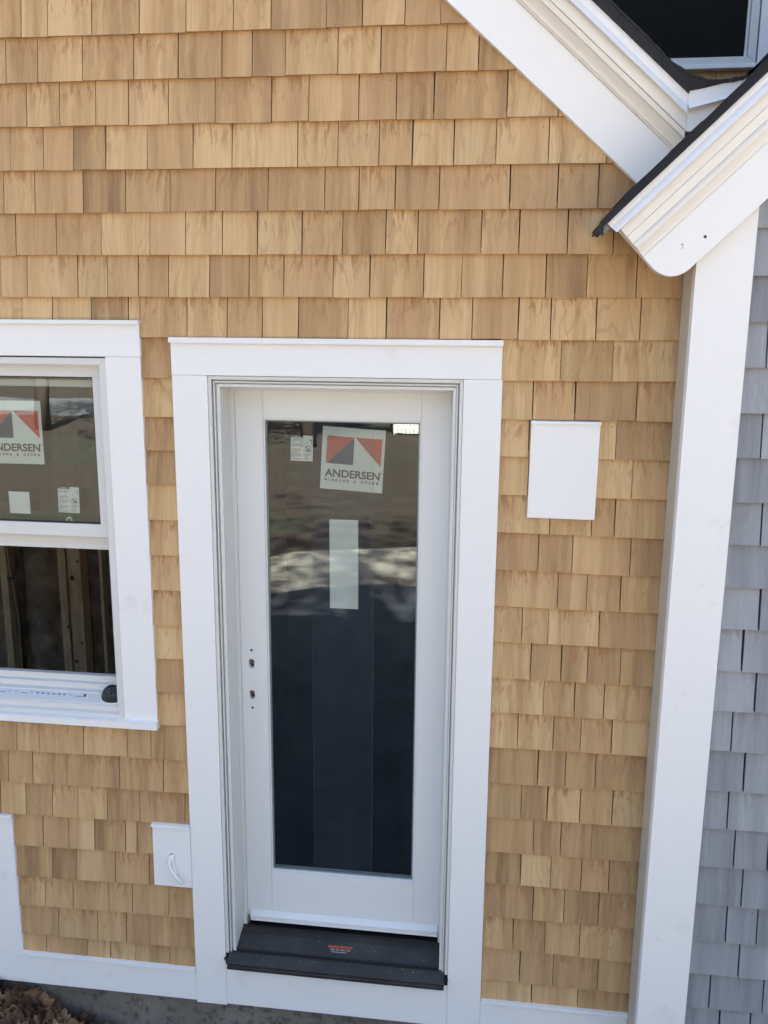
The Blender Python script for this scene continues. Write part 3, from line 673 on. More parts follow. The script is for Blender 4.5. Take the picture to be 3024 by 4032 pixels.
tag(warning_label(-.6860, -.4290, -.9, SYK, .0782, .0890, door), 'small printed warning sticker at the upper left of the door glass')
c = Card(-.5492, -.9585, .2, SYK); c.slab(.1022, .3250, M_paper_w); tag(c.mb.build('blank_label', door), 'tall blank white sticker in the middle of the door glass')
# door sweep
mb = MB(); mb.prism_x([(SY - .0003, -2.1870), (SY - .0190, -2.2020), (SY - .0195, -2.2080), (SY - .0125, -2.2085), (SY - .0125, -2.2170), (SY - .0150, -2.2260), (SY + .03, -2.2262), (SY + .03, -2.2135), (SY - .0003, -2.2135)], -.8600, -.1352, M_door)
mb.build('drip_rail', door, .0006)

# ---- door sill
mb = MB()
mb.prism_x([(SY + .05, -2.262), (SY - .006, -2.262), (SY - .0070, -2.249), (.112, -2.2490), (.080, -2.2545), (.0220, -2.2760), (.0205, -2.2845), (.0100, -2.2850), (-.0260, -2.3010), (-.0300, -2.3030), (-.0300, -2.3100),
            (-.0270, -2.3110), (-.0270, -2.3180), (-.0290, -2.3190), (-.0290, -2.3310), (.029, -2.3310), (.029, -2.36), (SY + .05, -2.36)], -.9120, -.1010, M_bronze)
mb.box(-.9250, -.9125, .0035, .029, -2.3440, -2.2860, M_bronze2); mb.box(-.1005, -.0890, .0035, .029, -2.3440, -2.2900, M_bronze2)
mb.box(-.9290, -.9122, -.010, .0030, -2.3070, -2.3010, M_bronze2); mb.box(-.1008, -.0870, -.010, .0030, -2.3080, -2.3020, M_bronze2)
mb.box(-.9000, -.1140, .0155, .0210, -2.2760, -2.2725, M_bronze2); mb.box(-.9000, -.1140, .0095, .0145, -2.2850, -2.2815, M_bronze2)
mb.box(-.8880, -.1330, .112, .128, -2.2490, -2.2440, M_bronze2)
sill = mb.build('door_sill', house, .0010)
mb = MB()
def sl_(y, t): return -2.2545 + (y - .080) * (.0215 / .058) + t
def onsl(x0, x1, y0, y1, mat, t=.0006): mb.face([(x0, y0, sl_(y0, t)), (x1, y0, sl_(y0, t)), (x1, y1, sl_(y1, t)), (x0, y1, sl_(y1, t))], mat)
onsl(-.5420, -.4500, .0540, .0640, M_orange)
for k, (a, b) in enumerate(((-.532, -.515), (-.511, -.500), (-.495, -.478), (-.474, -.470), (-.466, -.458))): onsl(a, b, .0460, .0510, M_inksoft)
onsl(-.528, -.470, .0385, .0420, M_inksoft)
tag(mb.build('caution_label', sill), 'orange caution strip on the dark door sill')
mb = MB(); r = random.Random(8)
for k in range(70):
    x = r.uniform(-.87, -.14); y = r.uniform(.026, .10) if r.random() < .6 else r.uniform(-.022, .008); q = r.uniform(.0006, .0017)
    z = sl_(y, .0004) if y > .02 else -2.3010 + (y + .026) * .016 / .036 + .0005
    mb.face([(x + q * math.cos(a) * r.uniform(.6, 1.3), y + q * math.sin(a), z) for a in (0, 1.2, 2.5, 3.8, 5.1)], M_paper_w if k % 4 == 0 else M_conc)
tag(mb.build('grit', sill), kind='stuff')

# ---- the double-hung window
WX0, WX1, WZ0, WZ1 = -2.1490, -1.2720, -1.3720, -.0815
mb = MB()
mb.box(WX1 + .0004, -1.1505, 0, .029, -1.3630, -.0772, M_trim); mb.box(-2.2695, WX0 - .0004, 0, .029, -1.3630, -.0772, M_trim)
mb.box(-2.2705, -1.1495, -.0006, .029, -.0766, .0330, M_trim)
mb.box(-2.2720, -1.1480, -.0130, .029, -1.3930, -1.3700, M_trim)
mb.build('window_casing', house, .0012)
mb = MB(); mb.prism_x([(-.012, .0335), (-.012, .0310), (.029, .0345), (.029, .0415), (-.010, .0415)], -2.2725, -1.1475, M_metal_w)
mb.prism_x([(-.0125, .0414), (-.0125, .0290), (-.0108, .0290), (-.0108, .0414)], -2.2725, -1.1475, M_metal_w)
mb.build('head_flashing', house)
mb = MB(); mb.prism_x([(-.0135, -1.3640), (.0, -1.3605), (.0285, -1.3600), (.0285, -1.3700), (-.0135, -1.3703)], -2.2725, -1.1475, M_metal_w); mb.build('sill_nosing', house)
mb = MB()
mb.ring(WX0, WX1, WZ0, WZ1, .0240, .0240, .0225, .0, .0042, .10, M_vinyl)
mb.ring(WX0 + .0243, WX1 - .0243, WZ0, WZ1 - .0228, .0125, .0125, .0080, 0, .0260, .10, M_vinyl)
mb.prism_x([(.0042, WZ0), (.0042, -1.3500), (.0060, -1.3478), (.0200, -1.3420), (.0205, -1.3260), (.0240, -1.3235), (.0270, -1.3240), (.0275, -1.3200), (.0620, -1.3005), (.0640, -1.2990), (.0660, -1.2950), (.0840, -1.2900), (.0845, -1.2705), (.1000, -1.2680), (.1005, -1.2450), (.125, -1.2450), (.125, WZ0)],
           WX0 + .0245, WX1 - .0245, M_vinyl)
mb.box(WX0 + .0002, WX1 - .0002, .0046, .020, WZ0 + .0004, -1.3505, M_vinyl)
win = mb.build('window', house, .0009)
tag(win, 'white double-hung window with its lower sash raised')
def sash(x0, x1, z0, z1, y, wl, wt_, wb, name):
    mb = MB(); mb.box(x0, x0 + wl, y, y + .03, z0 + wb, z1 - wt_, M_vinyl); mb.box(x1 - wl, x1, y, y + .03, z0 + wb, z1 - wt_, M_vinyl)
    mb.box(x0, x1, y + .0002, y + .03, z1 - wt_ + .0003, z1, M_vinyl); mb.box(x0, x1, y - .0002, y + .03, z0, z0 + wb - .0003, M_vinyl)
    mb.ring(x0 + wl, x1 - wl, z0 + wb, z1 - wt_, .003, .003, .003, .003, y + .004, y + .02, M_black)
    return mb.build(name, win, .0009)
sash(WX0 + .0350, WX1 - .0355, -.7000, -.1120, .0360, .0300, .0340, .0460, 'sash')
sash(WX0 + .0350, WX1 - .0355, -.7545, -.1580, .0740, .0300, .0240, .0560, 'sash')
wgx0, wgx1 = WX0 + .066, WX1 - .0665
mb = MB(); mb.box(wgx0, wgx1, .0470, .0495, -.6530, -.1475, M_glass); mb.build('pane', win)
mb = MB(); mb.box(wgx0, wgx1, .0860, .0885, -.6970, -.1830, M_glass_up); mb.build('pane', win)
o = maker_label(-1.7570, -.4512, .2, .0535, .2185, .2200, win); tag(o, 'square sticker lettered ANDERSEN on the window glass, cut off by the frame')
c = Card(-1.6810, -.6285, 0, .0535); c.slab(.0772, .0782, M_paper_w); c.mb.build('blank_label', win)
tag(warning_label(-1.4985, -.6190, -1.2, .0535, .0780, .0920, win, M_navy), 'small printed warning sticker in the lower corner of the window glass')
c = Card(-1.6950, -.5270, 0, .0900); c.slab(.1030, .325, M_ghost); c.mb.build('blank_label', win)
mb = MB()      # pull handle on the inside rail
px_ = [(-1.4870, -.6530), (-1.4760, -.6530), (-1.4740, -.6470), (-1.4715, -.6440), (-1.4580, -.6440), (-1.4555, -.6470), (-1.4535, -.6530), (-1.4425, -.6530), (-1.4425, -.6555), (-1.4870, -.6555)]
mb.prism([(-1.4765, -.654), (-1.4725, -.6385), (-1.4685, -.6365), (-1.4600, -.6365), (-1.4560, -.6385), (-1.4520, -.654), (-1.4560, -.654), (-1.4590, -.6425), (-1.4695, -.6425), (-1.4725, -.654)], .0560, .0640, M_vinyl)
mb.box(-1.4880, -1.4400, .0560, .0680, -.6560, -.6530, M_vinyl); mb.build('sash_lift', win, .0008)
mb = MB()      # printed tape lying along the sill
def tp(x0, x1, y0, y1, mat, t): mb.face([(x, y, -1.3200 + (y - .0275) * .0195 / .0345 + t) for x, y in ((x0, y0), (x1, y0), (x1, y1), (x0, y1))], mat)
tp(-2.08, -1.440, .0460, .0600, M_tape, .0005); r = random.Random(5); x = -2.06
while x < -1.452:
    k = r.random()
    if k < .3: tp(x, x + .028, .0478, .0500, M_ink, .0009); x += .034
    elif k < .8:
        for q in range(3): tp(x + q * .0042, x + q * .0042 + .0022, .0490, .0490 + r.uniform(.004, .008), M_ink, .0009)
        tp(x, x + .0105, .0525, .0540, M_navy, .0011); x += .021
    else: tp(x, x + .016, .0500, .0515, M_inksoft, .0009); tp(x, x + .014, .0545, .0560, M_inksoft, .0009); x += .026
tp(-1.450, -1.441, .0475, .0585, M_ink, .0012)
mb.build('printed_tape', win)
# dark glass dome on the sill
M_dome, nt_, b_ = newmat('dark_lens'); b_.inputs['Base Color'].default_value = (.02, .024, .03, 1); b_.inputs['Metallic'].default_value = .55; b_.inputs['Roughness'].default_value = .07
vo = N(nt_, 'ShaderNodeTexVoronoi'); vo.inputs['Scale'].default_value = 120; nt_.links.new(objco(nt_), vo.inputs['Vector']); bump(nt_, b_, vo.outputs['Distance'], .9, .003)
mb = MB(); seg, rg = 32, 10; vs = []; fs = []
for i in range(rg):
    a = PI / 2 * i / rg; rr = math.cos(a)
    for k in range(seg): vs.append((-1.3370 + .0440 * rr * math.cos(2 * PI * k / seg), .0510 + .0215 * rr * math.sin(2 * PI * k / seg), -1.3060 + .0470 * math.sin(a) + .012 * rr * math.sin(2 * PI * k / seg)))
vs.append((-1.3370, .0510, -1.2590))
for i in range(rg - 1):
    for k in range(seg): fs.append((i * seg + k, i * seg + (k + 1) % seg, (i + 1) * seg + (k + 1) % seg, (i + 1) * seg + k))
fs += [((rg - 1) * seg + k, (rg - 1) * seg + (k + 1) % seg, rg * seg) for k in range(seg)]
mb.raw(vs, fs, M_dome)
dome = mb.build('dome_lamp', None, smooth=True); tag(dome, 'shiny dark domed lamp lying at the right end of the white window sill', 'lamp')
mb = MB(); mb.tube([(-1.3370 + .0448 * math.cos(2 * PI * k / 32), .0510 + .0222 * math.sin(2 * PI * k / 32), -1.3062 + .0125 * math.sin(2 * PI * k / 32)) for k in range(33)], .0024, M_metal_w, 6); mb.build('rim', dome, smooth=True)

# ---- inside the room
mb = MB(); mb.box(XL + .2, -1.22, .17, 2.20, -2.52, -2.44, M_room_lit); mb.box(-1.2199, XR + .2, .17, 2.20, -2.52, -2.4402, M_room_dim); mb.build('room_floor', house)
mb = MB(); mb.box(XL + .2, -1.22, .17, 2.20, .15, .2, M_room_lit); mb.box(-1.2199, XR + .2, .17, 2.2, .1502, .2, M_room_dim); mb.build('room_ceiling', house)
mb = MB(); mb.box(-1.2195, -1.1600, .1605, 2.09, -2.4395, .1495, M_room_dim); mb.build('added_partition', house)  # unseen wall added to keep window light out of the door room
mb = MB(); mb.box(-1.1595, XR + .09, 2.03, 2.09, -2.4395, .1495, M_room_dim); mb.build('dark_inner_wall', house)
mb = MB(); mb.box(XL + .1, XR + .2, 2.10, 2.14, -2.44, .15, M_insul); mb.box(XL + .1, XL + .2, .17, .5, -2.44, .15, M_room_lit); mb.box(XL + .1, XL + .2, 1.8, 2.1, -2.44, .15, M_room_lit); mb.box(XL + .1, XL + .2, .5, 1.8, -2.44, -1.7, M_room_lit); mb.box(XL + .1, XL + .2, .5, 1.8, -.1, .15, M_room_lit); mb.box(XR + .1, XR + .2, .17, 2.1, -2.44, .15, M_room_dim)  # unseen opening added in the left end wall to brighten the studs
# sagging batts
for x0, x1 in ((-2.86, -2.575), (-2.41, -2.02), (-1.97, -1.6), (-1.5, -1.2), (-3.3, -2.94)):
    v = []; f_ = []; nx, nz = 10, 30; r = random.Random(int(x0 * 100))
    for j in range(nz + 1):
        for i in range(nx + 1):
            u = i / nx; v.append((x0 + (x1 - x0) * u, 2.085 - .045 * math.sin(PI * u) - .02 * r.random(), -2.44 + 2.59 * j / nz))
    for j in range(nz):
        for i in range(nx): b = j * (nx + 1) + i; f_.append((b, b + 1, b + nx + 2, b + nx + 1))
    mb.raw(v, f_, M_insul)
mb.build('insulation', house, smooth=True)
KN = {-2.5040: ((-2.4775, -1.452, .0150), (-2.4830, -1.985, .0110)), -2.4590: ((-2.4330, -1.345, .0090), (-2.436, -1.86, .008)), -2.5600: ((-2.5180, -1.76, .0085),)}
for sx, sw in ((-2.9340, .0440), (-2.5600, .0480), (-2.5040, .0405), (-2.4590, .0420), (-2.30, .02), (-1.98, .04), (-1.55, .04), (-3.35, .04), (-3.8, .04)):
    mb = MB(); mb.box(sx, sx + sw, 1.985 + (.008 if sx == -2.5040 else 0), 2.08, -2.44, .15, M_stud)
    for kx, kz, kr in KN.get(sx, ()):
        y_ = 1.9845 + (.008 if sx == -2.5040 else 0)
        mb.prism([(kx + kr * math.cos(a) * (1 if k % 2 else .86), kz + kr * 1.15 * math.sin(a)) for k, a in enumerate([2 * PI * q / 11 for q in range(11)])], y_ - .0006, y_ + .0006, M_knot)
    mb.build('stud', house, .002)
mb = MB(); mb.tube(catmull([(-2.868, 1.975, .1), (-2.868, 1.975, -1.2), (-2.855, 1.973, -1.45), (-2.825, 1.965, -1.75), (-2.835, 1.97, -2.1), (-2.82, 1.975, -2.44)], 8), .0050, M_wire, 6)
mb.box(-2.885, -2.850, 1.965, 1.985, -1.47, -1.462, M_black); mb.build('wiring', house, smooth=True)
# foundation
mb = MB(); mb.box(XL, 7.0, .022, .30, -3.0, -2.506, M_conc); mb.build('foundation', house)
adopt(house)

# ================================================================= THE GREY WING
wing = empty('house_wing', (3.2, -.14, 0), 'grey-shingled house wing with a white corner board and a sloping white eave', 'house')
QP = (.5475, .2020); QA = math.atan2(.695, .719)
mb = MB(); zf_top = lambda x: QP[1] + (x - QP[0]) * .9666
xr_ = 5.85; GXL = .7142; rows_ = list(GRAY)
zz = GRAY[0][0]
for k in range(1, 22): rows_.insert(0, (zz + .1295 * k, []))
rows_.append((-2.330, [.83, .93])); rows_.append((-2.459, []))
for i, (z, js) in enumerate(rows_):
    top = rows_[i - 1][0] if i else z + .13
    xl = max(GXL, (z - QP[1]) / .9666 + QP[0] - .10); xr = min(xr_, 6.56 - max(xl, GXL)) if z > .3 else xr_
    if xl >= xr - .1: continue
    xs = [xl] + [x for x in js] ; a = xs[-1]
    n0 = False
    if not js: a = xl + random.uniform(.30, .34) if z < .3 else xl + .12; xs.append(a)
    while a < xr - .2: a += random.uniform(.09, .2); xs.append(a)
    xs.append(xr)
    for p, q in zip(xs, xs[1:]): add_shingle(mb, p, q, z, z, top, yb=-.1420, th=.013, mat=M_gray, edge=M_gray_edge, gap=.0040 if random.random() < .6 else .0065, nail=random.random() < .5)
gs = mb.build('grey_shingle_siding', wing)
mb = MB(); mb.prism([(.583, -2.50), (xr_, -2.50), (xr_, zf_top(.58)), (3.28, zf_top(3.28) + .05), (.583, zf_top(.58) + .05)], -.1155, -.10, M_sheath); mb.box(5.80, 5.9, -.10, 6.5, -2.8, .3, M_sheath)
mb.build('sheathing', wing)
mb = MB(); mb.prism([(.5580, -2.52), (.7140, -2.52), (.7140, zf_top(.7140) + .04), (.5580, zf_top(.5580) + .04)], -.1550, -.1165, M_trim); mb.box(.5582, .582, -.1160, .0018, -2.52, .27, M_side); mb.build('corner_board', wing, .0014)
mb = MB(); mb.box(.7145, xr_, -.150, -.1165, -2.506, -2.470, M_trim); mb.build('water_table', wing, .0012)
def Q(t, s_): return (QP[0] + t * math.cos(QA) - s_ * math.sin(QA), QP[1] + t * math.sin(QA) + s_ * math.cos(QA))
T1 = (3.28 - QP[0]) / math.cos(QA)
tail = [(.0, .0), (-.0180, -.0005), (-.0345, .0015), (-.0500, .0065), (-.0640, .0155), (-.0750, .0275), (-.0835, .0430), (-.0885, .0600), (-.0895, .0800), (-.0885, .1130)]
mb = MB()
mb.prism([Q(t, s_) for t, s_ in tail] + [Q(T1 + .12, .1130), Q(T1, 0)], -.1900, -.1605, M_trim); 
# small holes and a knot left by fixings
def spot(zx, zy, r, mat, y=-.1908):       # from the enlarged survey of the tail: 1659 px = 724 photo px
    x = .5475 + (zx - 1000) * .000330; z = .2020 - (zy - 1235) * .000332
    mb.prism(circle(x, z, r, 9), y, y + .0006, mat)
spot(885, 1080, .0036, M_wire); spot(1063, 1018, .0045, M_bore); spot(1067, 1022, .0030, M_black, -.1914); spot(880, 1117, .0034, M_metal_w); spot(891, 1106, .0018, M_bore, -.1914)
rb = mb.build('rake_board', wing, .0014)
cr2 = [(.1136, -.1605), (.1136, -.1935)] + [(.1145 + .0215 * k / 7, -.1940 - .0120 * (1 - math.cos(PI / 2 * k / 7))) for k in range(8)] + \
      [(.1365 + .0205 * k / 7, -.2060 - .0075 * math.sin(PI * k / 7)) for k in range(8)] + [(.1578, -.2040), (.1590, -.2075), (.1820, -.2105), (.1835, -.2075), (.1848, -.2115), (.2060, -.2140), (.2310, -.2140), (.2310, -.1605)]
mb = MB(); mb.sweep(QP, QA, cr2, (-.0885, T1 + .15), M_crown); mb.build('crown_moulding', wing)
dr2 = [(.2120, -.2290), (.2137, -.2310), (.2320, -.2165), (.2480, -.2165), (.2480, -.12), (.2470, -.12), (.2470, -.2145), (.2315, -.2145)]
mb = MB(); mb.sweep(QP, QA, dr2, (-.1040, T1 + .15), M_metal_w); mb.build('drip_edge', wing)
mb = MB()
for i, (s0, s1, y0, t0) in enumerate(((.2482, .2545, -.226, -.125), (.2548, .2610, -.2235, -.118), (.2613, .2665, -.2205, -.085), (.2668, .2718, -.2180, -.03))):
    mb.sweep(QP, QA, [(s0, y0), (s1, y0), (s1, -.004), (s0, -.004)], (t0, .16), M_asph)
    mb.sweep(QP, QA, [(s0, y0 + .0003), (s1, y0 + .0003), (s1, 4.5), (s0, 4.5)], (.1605, T1 + .2), M_asph)
# curled tab of the starter course over the tail
def tz(a, b): return (.2767 + (a - 120) * .000300, .2861 - (b - 950) * .000300)
tb = [tz(*q) for q in ((300, 700), (255, 742), (205, 792), (165, 835), (140, 880), (122, 925), (114, 952), (122, 968), (138, 976), (156, 962), (165, 935), (163, 905), (178, 888), (215, 868), (260, 820), (320, 760))]
mb.prism(tb, -.2275, -.14, M_asph)
tb = [tz(*q) for q in ((188, 884), (168, 908), (164, 945), (178, 972), (190, 955), (222, 925), (205, 880))]; mb.prism(tb, -.2110, -.15, M_ghost)
# the other slope
O_ = Q(T1, 0)
mb.prism([(3.28, zf_top(3.28) + .30), (6.35, zf_top(3.28) + .30 - 3.07 * .9666), (6.35, zf_top(3.28) + .38 - 3.07 * .9666), (3.28, zf_top(3.28) + .38)], -.22, 4.5, M_asph)
# ragged edge: thin chips along the shingle ends
r = random.Random(4); t = -.02
while t < 1.2:
    q = r.uniform(.02, .07); o0 = r.choice((.2700, .2718, .2720)); mb.sweep(QP, QA, [(o0, -.2190), (o0 + r.uniform(.001, .0038), -.2190), (o0 + .002, -.1), (o0, -.1)], (t, t + q), M_asph); t += q + r.uniform(.0, .02)
mb.build('roof', wing)
mb = MB(); mb.prism([Q(.02, .05), Q(T1, .05), Q(T1, .245), Q(-.05, .245), Q(-.05, .12)], -.158, -.1555, M_crown)
mb.prism([Q(-.02, .20), Q(.20, .20), Q(.20, .246), Q(-.06, .246)], -.155, -.005, M_crown); mb.build('soffit', wing)
adopt(wing)

# ================================================================= OUTDOORS
def ground_mat():
    m, nt, b = newmat('ground_soil_and_leaves'); o = objco(nt)
    n1 = noise(nt, o, .35, 5, .6); n2 = noise(nt, o, 2.2, 6, .7); n3 = noise(nt, o, 18, 5, .7)
    leaf = ramp(nt, n3, [(.3, (.022, .016, .012)), (.5, (.045, .032, .023)), (.7, (.095, .068, .046))])
    grass = ramp(nt, n3, [(.3, (.018, .028, .014)), (.7, (.045, .062, .028))])
    c = mix(nt, ramp(nt, n1, [(.52, 0), (.62, .7)]), leaf, grass)
    c = mix(nt, ramp(nt, n2, [(.5, 0), (.7, .5)]), c, (.11, .09, .07))
    nt.links.new(c, b.inputs['Base Color']); b.inputs['Roughness'].default_value = .95; bump(nt, b, n3, 1, .03); return m
M_ground = ground_mat()
def drive_mat():
    m, nt, b = newmat('gravel_drive'); o = objco(nt)
    n1 = noise(nt, o, .7, 5, .6); n3 = noise(nt, o, 45, 4, .7)
    c = mix(nt, .45, ramp(nt, n1, [(.3, (.34, .32, .27)), (.7, (.46, .43, .37))]), ramp(nt, n3, [(.3, (.27, .25, .21)), (.7, (.54, .51, .44))]))
    lf = ramp(nt, noise(nt, o, 1.6, 6, .72), [(.46, 0), (.60, .85)])
    c = mix(nt, lf, c, (.085, .062, .042))
    nt.links.new(c, b.inputs['Base Color']); b.inputs['Roughness'].default_value = .95; bump(nt, b, n3, 1, .01); return m
M_drive = drive_mat()
mb = MB(); R0 = 260
n = 52; vs = []; fs = []
def gh(x, y): return 0.0
xs = [-R0, -60, -30, -15, -8, -4, 0, 4, 8, 15, 30, 60, R0]; ys = [-R0, -120, -60, -40, -30, -22, -16, -12, -9, -6, -3, 0, 4, 12, 40, R0]
for y in ys:
    for x in xs: vs.append((x, y, 0))
k = len(xs)
for j in range(len(ys) - 1):
    for i in range(k - 1): fs.append((j * k + i, j * k + i + 1, (j + 1) * k + i + 1, (j + 1) * k + i))
mb.raw(vs, fs, M_ground); tag(mb.build('ground', rel=False), kind='structure')
mb = MB(); r = random.Random(2)
out = [(-16, -14.5), (-13, -13), (-11, -9.5), (-7.4, -7.9), (-5.4, -7.5), (-4.2, -7.8), (-3.0, -7.2), (-2.2, -7.9), (-1.2, -8.1), (-.4, -8.4), (.4, -11), (1.2, -14), (5, -15), (18, -14.5)]  # deep ends outside the door reflection added for bounce light
mb.face([(x, y, .004) for x, y in out] + [(18, -4.8, .004), (-16, -4.8, .004)], M_drive); tag(mb.build('driveway_bounce', rel=False), kind='structure')
M_shadow_sheet = plain('shaded_paving', (.055, .062, .074), .85, .25, 2, bmp=.5, bscale=90)  # house shadow painted into the colour, darker and bluer than the drive
mb = MB(); mb.face([(-16, -4.9, .008), (-6, -4.9, .008), (-3.9, -5.05, .008), (-3.0, -5.35, .008), (-2.3, -5.85, .008), (-1.5, -6.3, .008), (-.6, -6.45, .008), (.4, -6.1, .008), (1.6, -5.4, .008), (5, -5.2, .008), (18, -5.2, .008), (18, -1.0, .008), (-16, -1.0, .008)], M_shadow_sheet); tag(mb.build('paving_shadow', rel=False), kind='structure')  # far edge shaped to the shadow line of the house
M_road = plain('road_asphalt', (.14, .14, .14), .9, .08, 3)
mb = MB(); mb.face([(-80, -33, .004), (80, -33, .004), (80, -25.5, .004), (-80, -25.5, .004)], M_road); tag(mb.build('road', rel=False), kind='structure')

# fallen leaves banked up against the foundation
def leaf_mat():
    m, nt, b = newmat('dry_leaf'); at = N(nt, 'ShaderNodeAttribute', attribute_name='tone')
    c = ramp(nt, at.outputs['Fac'], [(.0, (.05, .028, .018)), (.35, (.12, .062, .032)), (.7, (.20, .115, .058)), (1, (.34, .22, .12))])
    nt.links.new(mix(nt, mth(nt, 'MULTIPLY', noise(nt, objco(nt), 90, 3), .5), c, (.10, .055, .03)), b.inputs['Base Color'])
    b.inputs['Roughness'].default_value = .75; return m
M_leaf = leaf_mat()
OAK = [(0, 0), (.10, .10), (.26, .14), (.20, .26), (.34, .34), (.44, .44), (.28, .50), (.36, .62), (.40, .74), (.22, .74), (.14, .88), (0, 1.0)]
def leaves(mb, n, reg, rr):
    for _ in range(n):
        x, y, z = reg(rr); L = rr.uniform(.06, .15); tone = rr.random(); col = (tone, tone, tone, 1)
        rot = Matrix.Rotation(rr.uniform(0, 2 * PI), 3, 'Z') @ Matrix.Rotation(rr.gauss(.4, .95), 3, 'X') @ Matrix.Rotation(rr.gauss(0, .8), 3, 'Y')
        curl = rr.uniform(-1.2, 1.6); fold = rr.uniform(.1, .9)
        def q(a, b_): 
            b2 = b_ - .5; return Vector((x, y, z)) + rot @ Vector((a * L * math.cos(fold), b2 * L, (curl * b2 * b2 + abs(a) * math.sin(fold)) * L))
        for sg in (1, -1):
            for (a0, b0), (a1, b1) in zip(OAK, OAK[1:]):
                bm_ = (b0 + b1) / 2
                mb.face([q(0, b0 * .9 + .05), q(sg * a0, b0), q(sg * a1, b1), q(0, b1 * .9 + .05)], M_leaf, [(0, 0)] * 4, [col] * 4)
def bank(rr):
    while True:
        x = rr.uniform(-2.7, -1.05); y = -abs(rr.gauss(0, .22)) + .0; 
        f = max(0, min(1, (-1.12 - x) / .72))
        top = .285 * f * math.exp(y * 3.0)
        if rr.random() < .25 + f * 1.0: return x, min(y, -.01), max(.006, top * rr.uniform(.80, 1.12))
mb = MB(); leaves(mb, 760, bank, random.Random(9))
leaves(mb, 260, lambda rr: (rr.uniform(-4.5, 4), -rr.uniform(.02, .45), rr.uniform(.006, .02)), random.Random(19))
# soil mound that carries them
ms = []; 
lv = mb.build('leaf_litter', rel=False); tag(lv, 'dry brown fallen leaves banked against the concrete foundation', 'leaves', kind='stuff')
mb = MB(); nx, ny = 24, 8; vs = []; fs = []
for j in range(ny + 1):
    for i in range(nx + 1):
        x = -3.0 + 2.0 * i / nx; y = .03 - .62 * j / ny; f = max(0, min(1, (-1.25 - x) / .75))
        vs.append((x, y, -.02 + .215 * f * math.exp(y * 3.4) * (1 if j < ny else 0) + .01 * math.sin(i * 2.1 + j)))
for j in range(ny):
    for i in range(nx): fs.append((j * (nx + 1) + i, j * (nx + 1) + i + 1, (j + 1) * (nx + 1) + i + 1, (j + 1) * (nx + 1) + i))
M_soil = plain('dark_soil', (.04, .028, .02), .95, .5, 20, bmp=.8, bscale=60)
mb.raw(vs, fs, M_soil); tag(mb.build('soil_bank', rel=False, smooth=True), kind='structure')
# pale stone among the leaves
M_stone = plain('pale_stone', (.30, .31, .30), .8, .2, 14)
mb = MB(); seg = 18; vs = []; fs = []; rr = random.Random(1)
for i in range(1, 9):
    a = PI * i / 9
    for k in range(seg): b = 2 * PI * k / seg; vs.append((-1.575 + .024 * math.sin(a) * math.cos(b), -.085 + .030 * math.sin(a) * math.sin(b), .135 + .036 * math.cos(a)))
vs += [(-1.575, -.085, .171), (-1.575, -.085, .099)]
for i in range(7):
    for k in range(seg): fs.append((i * seg + k, i * seg + (k + 1) % seg, (i + 1) * seg + (k + 1) % seg, (i + 1) * seg + k))
fs += [(len(vs) - 2, (k + 1) % seg, k) for k in range(seg)] + [(len(vs) - 1, 7 * seg + k, 7 * seg + (k + 1) % seg) for k in range(seg)]
mb.raw(vs, fs, M_stone); tag(mb.build('stone', rel=False, smooth=True), 'smooth pale egg-shaped stone among the brown leaves', 'stone')

# trees and shrubs across the yard: they stand in the door's reflection and shade the far ground
def foliage_mat(name, lo, hi):
    m, nt, b = newmat(name); nt.links.new(ramp(nt, noise(nt, objco(nt), 1.7, 4, .7), [(.3, lo), (.7, hi)]), b.inputs['Base Color']); b.inputs['Roughness'].default_value = .7; return m
M_fol = [foliage_mat('foliage', (.035, .06, .018), (.10, .14, .045)), foliage_mat('autumn_foliage', (.10, .05, .02), (.24, .12, .05))]
M_bark = plain('bark', (.09, .07, .055), .95, .4, 12, stretch=(3, 3, .6))
def crown(mb, cx, cy, cz_, rx, rz, n, size, mat, rr):
    lobes = [(cx + rr.uniform(-.6, .6) * rx, cy + rr.uniform(-.6, .6) * rx, cz_ + rr.uniform(-.55, .6) * rz, rr.uniform(.3, .55)) for _ in range(14)]
    for _ in range(n):
        lx, ly, lz, lr = rr.choice(lobes)
        d = Vector((rr.gauss(0, 1), rr.gauss(0, 1), rr.gauss(0, 1))).normalized() * (rr.random() ** .4)
        p = Vector((lx + d.x * rx * lr, ly + d.y * rx * lr, lz + d.z * rz * lr)); q = size * rr.uniform(.5, 1.2)
        a = Vector((rr.gauss(0, 1), rr.gauss(0, 1), rr.gauss(0, 1))).normalized(); b = a.orthogonal().normalized()
        mb.face([p - a * q, p - b * q * .5, p + a * q, p + b * q * .5], mat)
def tree(x, y, h, rx, label, mi, seed, group='trees across the yard'):
    rr = random.Random(seed); t = empty('tree', (x, y, 0), label, 'tree', group)
    mb = MB(); r0 = h * .022
    pts = [(x + rr.uniform(-.1, .1) * k, y + rr.uniform(-.1, .1) * k, h * .16 * k) for k in range(6)]
    mb.tube(pts, [r0 * (1 - k * .15) for k in range(6)], M_bark, 9)
    for k in range(9):
        z = h * rr.uniform(.28, .75); a = rr.uniform(0, 2 * PI); L = rx * rr.uniform(.5, .9)
        mb.tube([(x, y, z), (x + math.cos(a) * L * .5, y + math.sin(a) * L * .5, z + L * .28), (x + math.cos(a) * L, y + math.sin(a) * L, z + L * .7)], [r0 * .4, r0 * .25, r0 * .08], M_bark, 6)
    mb.build('trunk', t, rel=False, smooth=True)
    mb = MB(); crown(mb, x, y, h * .66, rx, h * .30, 2600, .20, M_fol[mi], rr); mb.build('crown', t, rel=False); adopt(t)
tree(-7.5, -15.5, 9, 3.4, 'green tree nearest the left side of the yard', 0, 1)
tree(-4.6, -18.5, 10, 2.6, 'green tree straight across from the door', 0, 2)
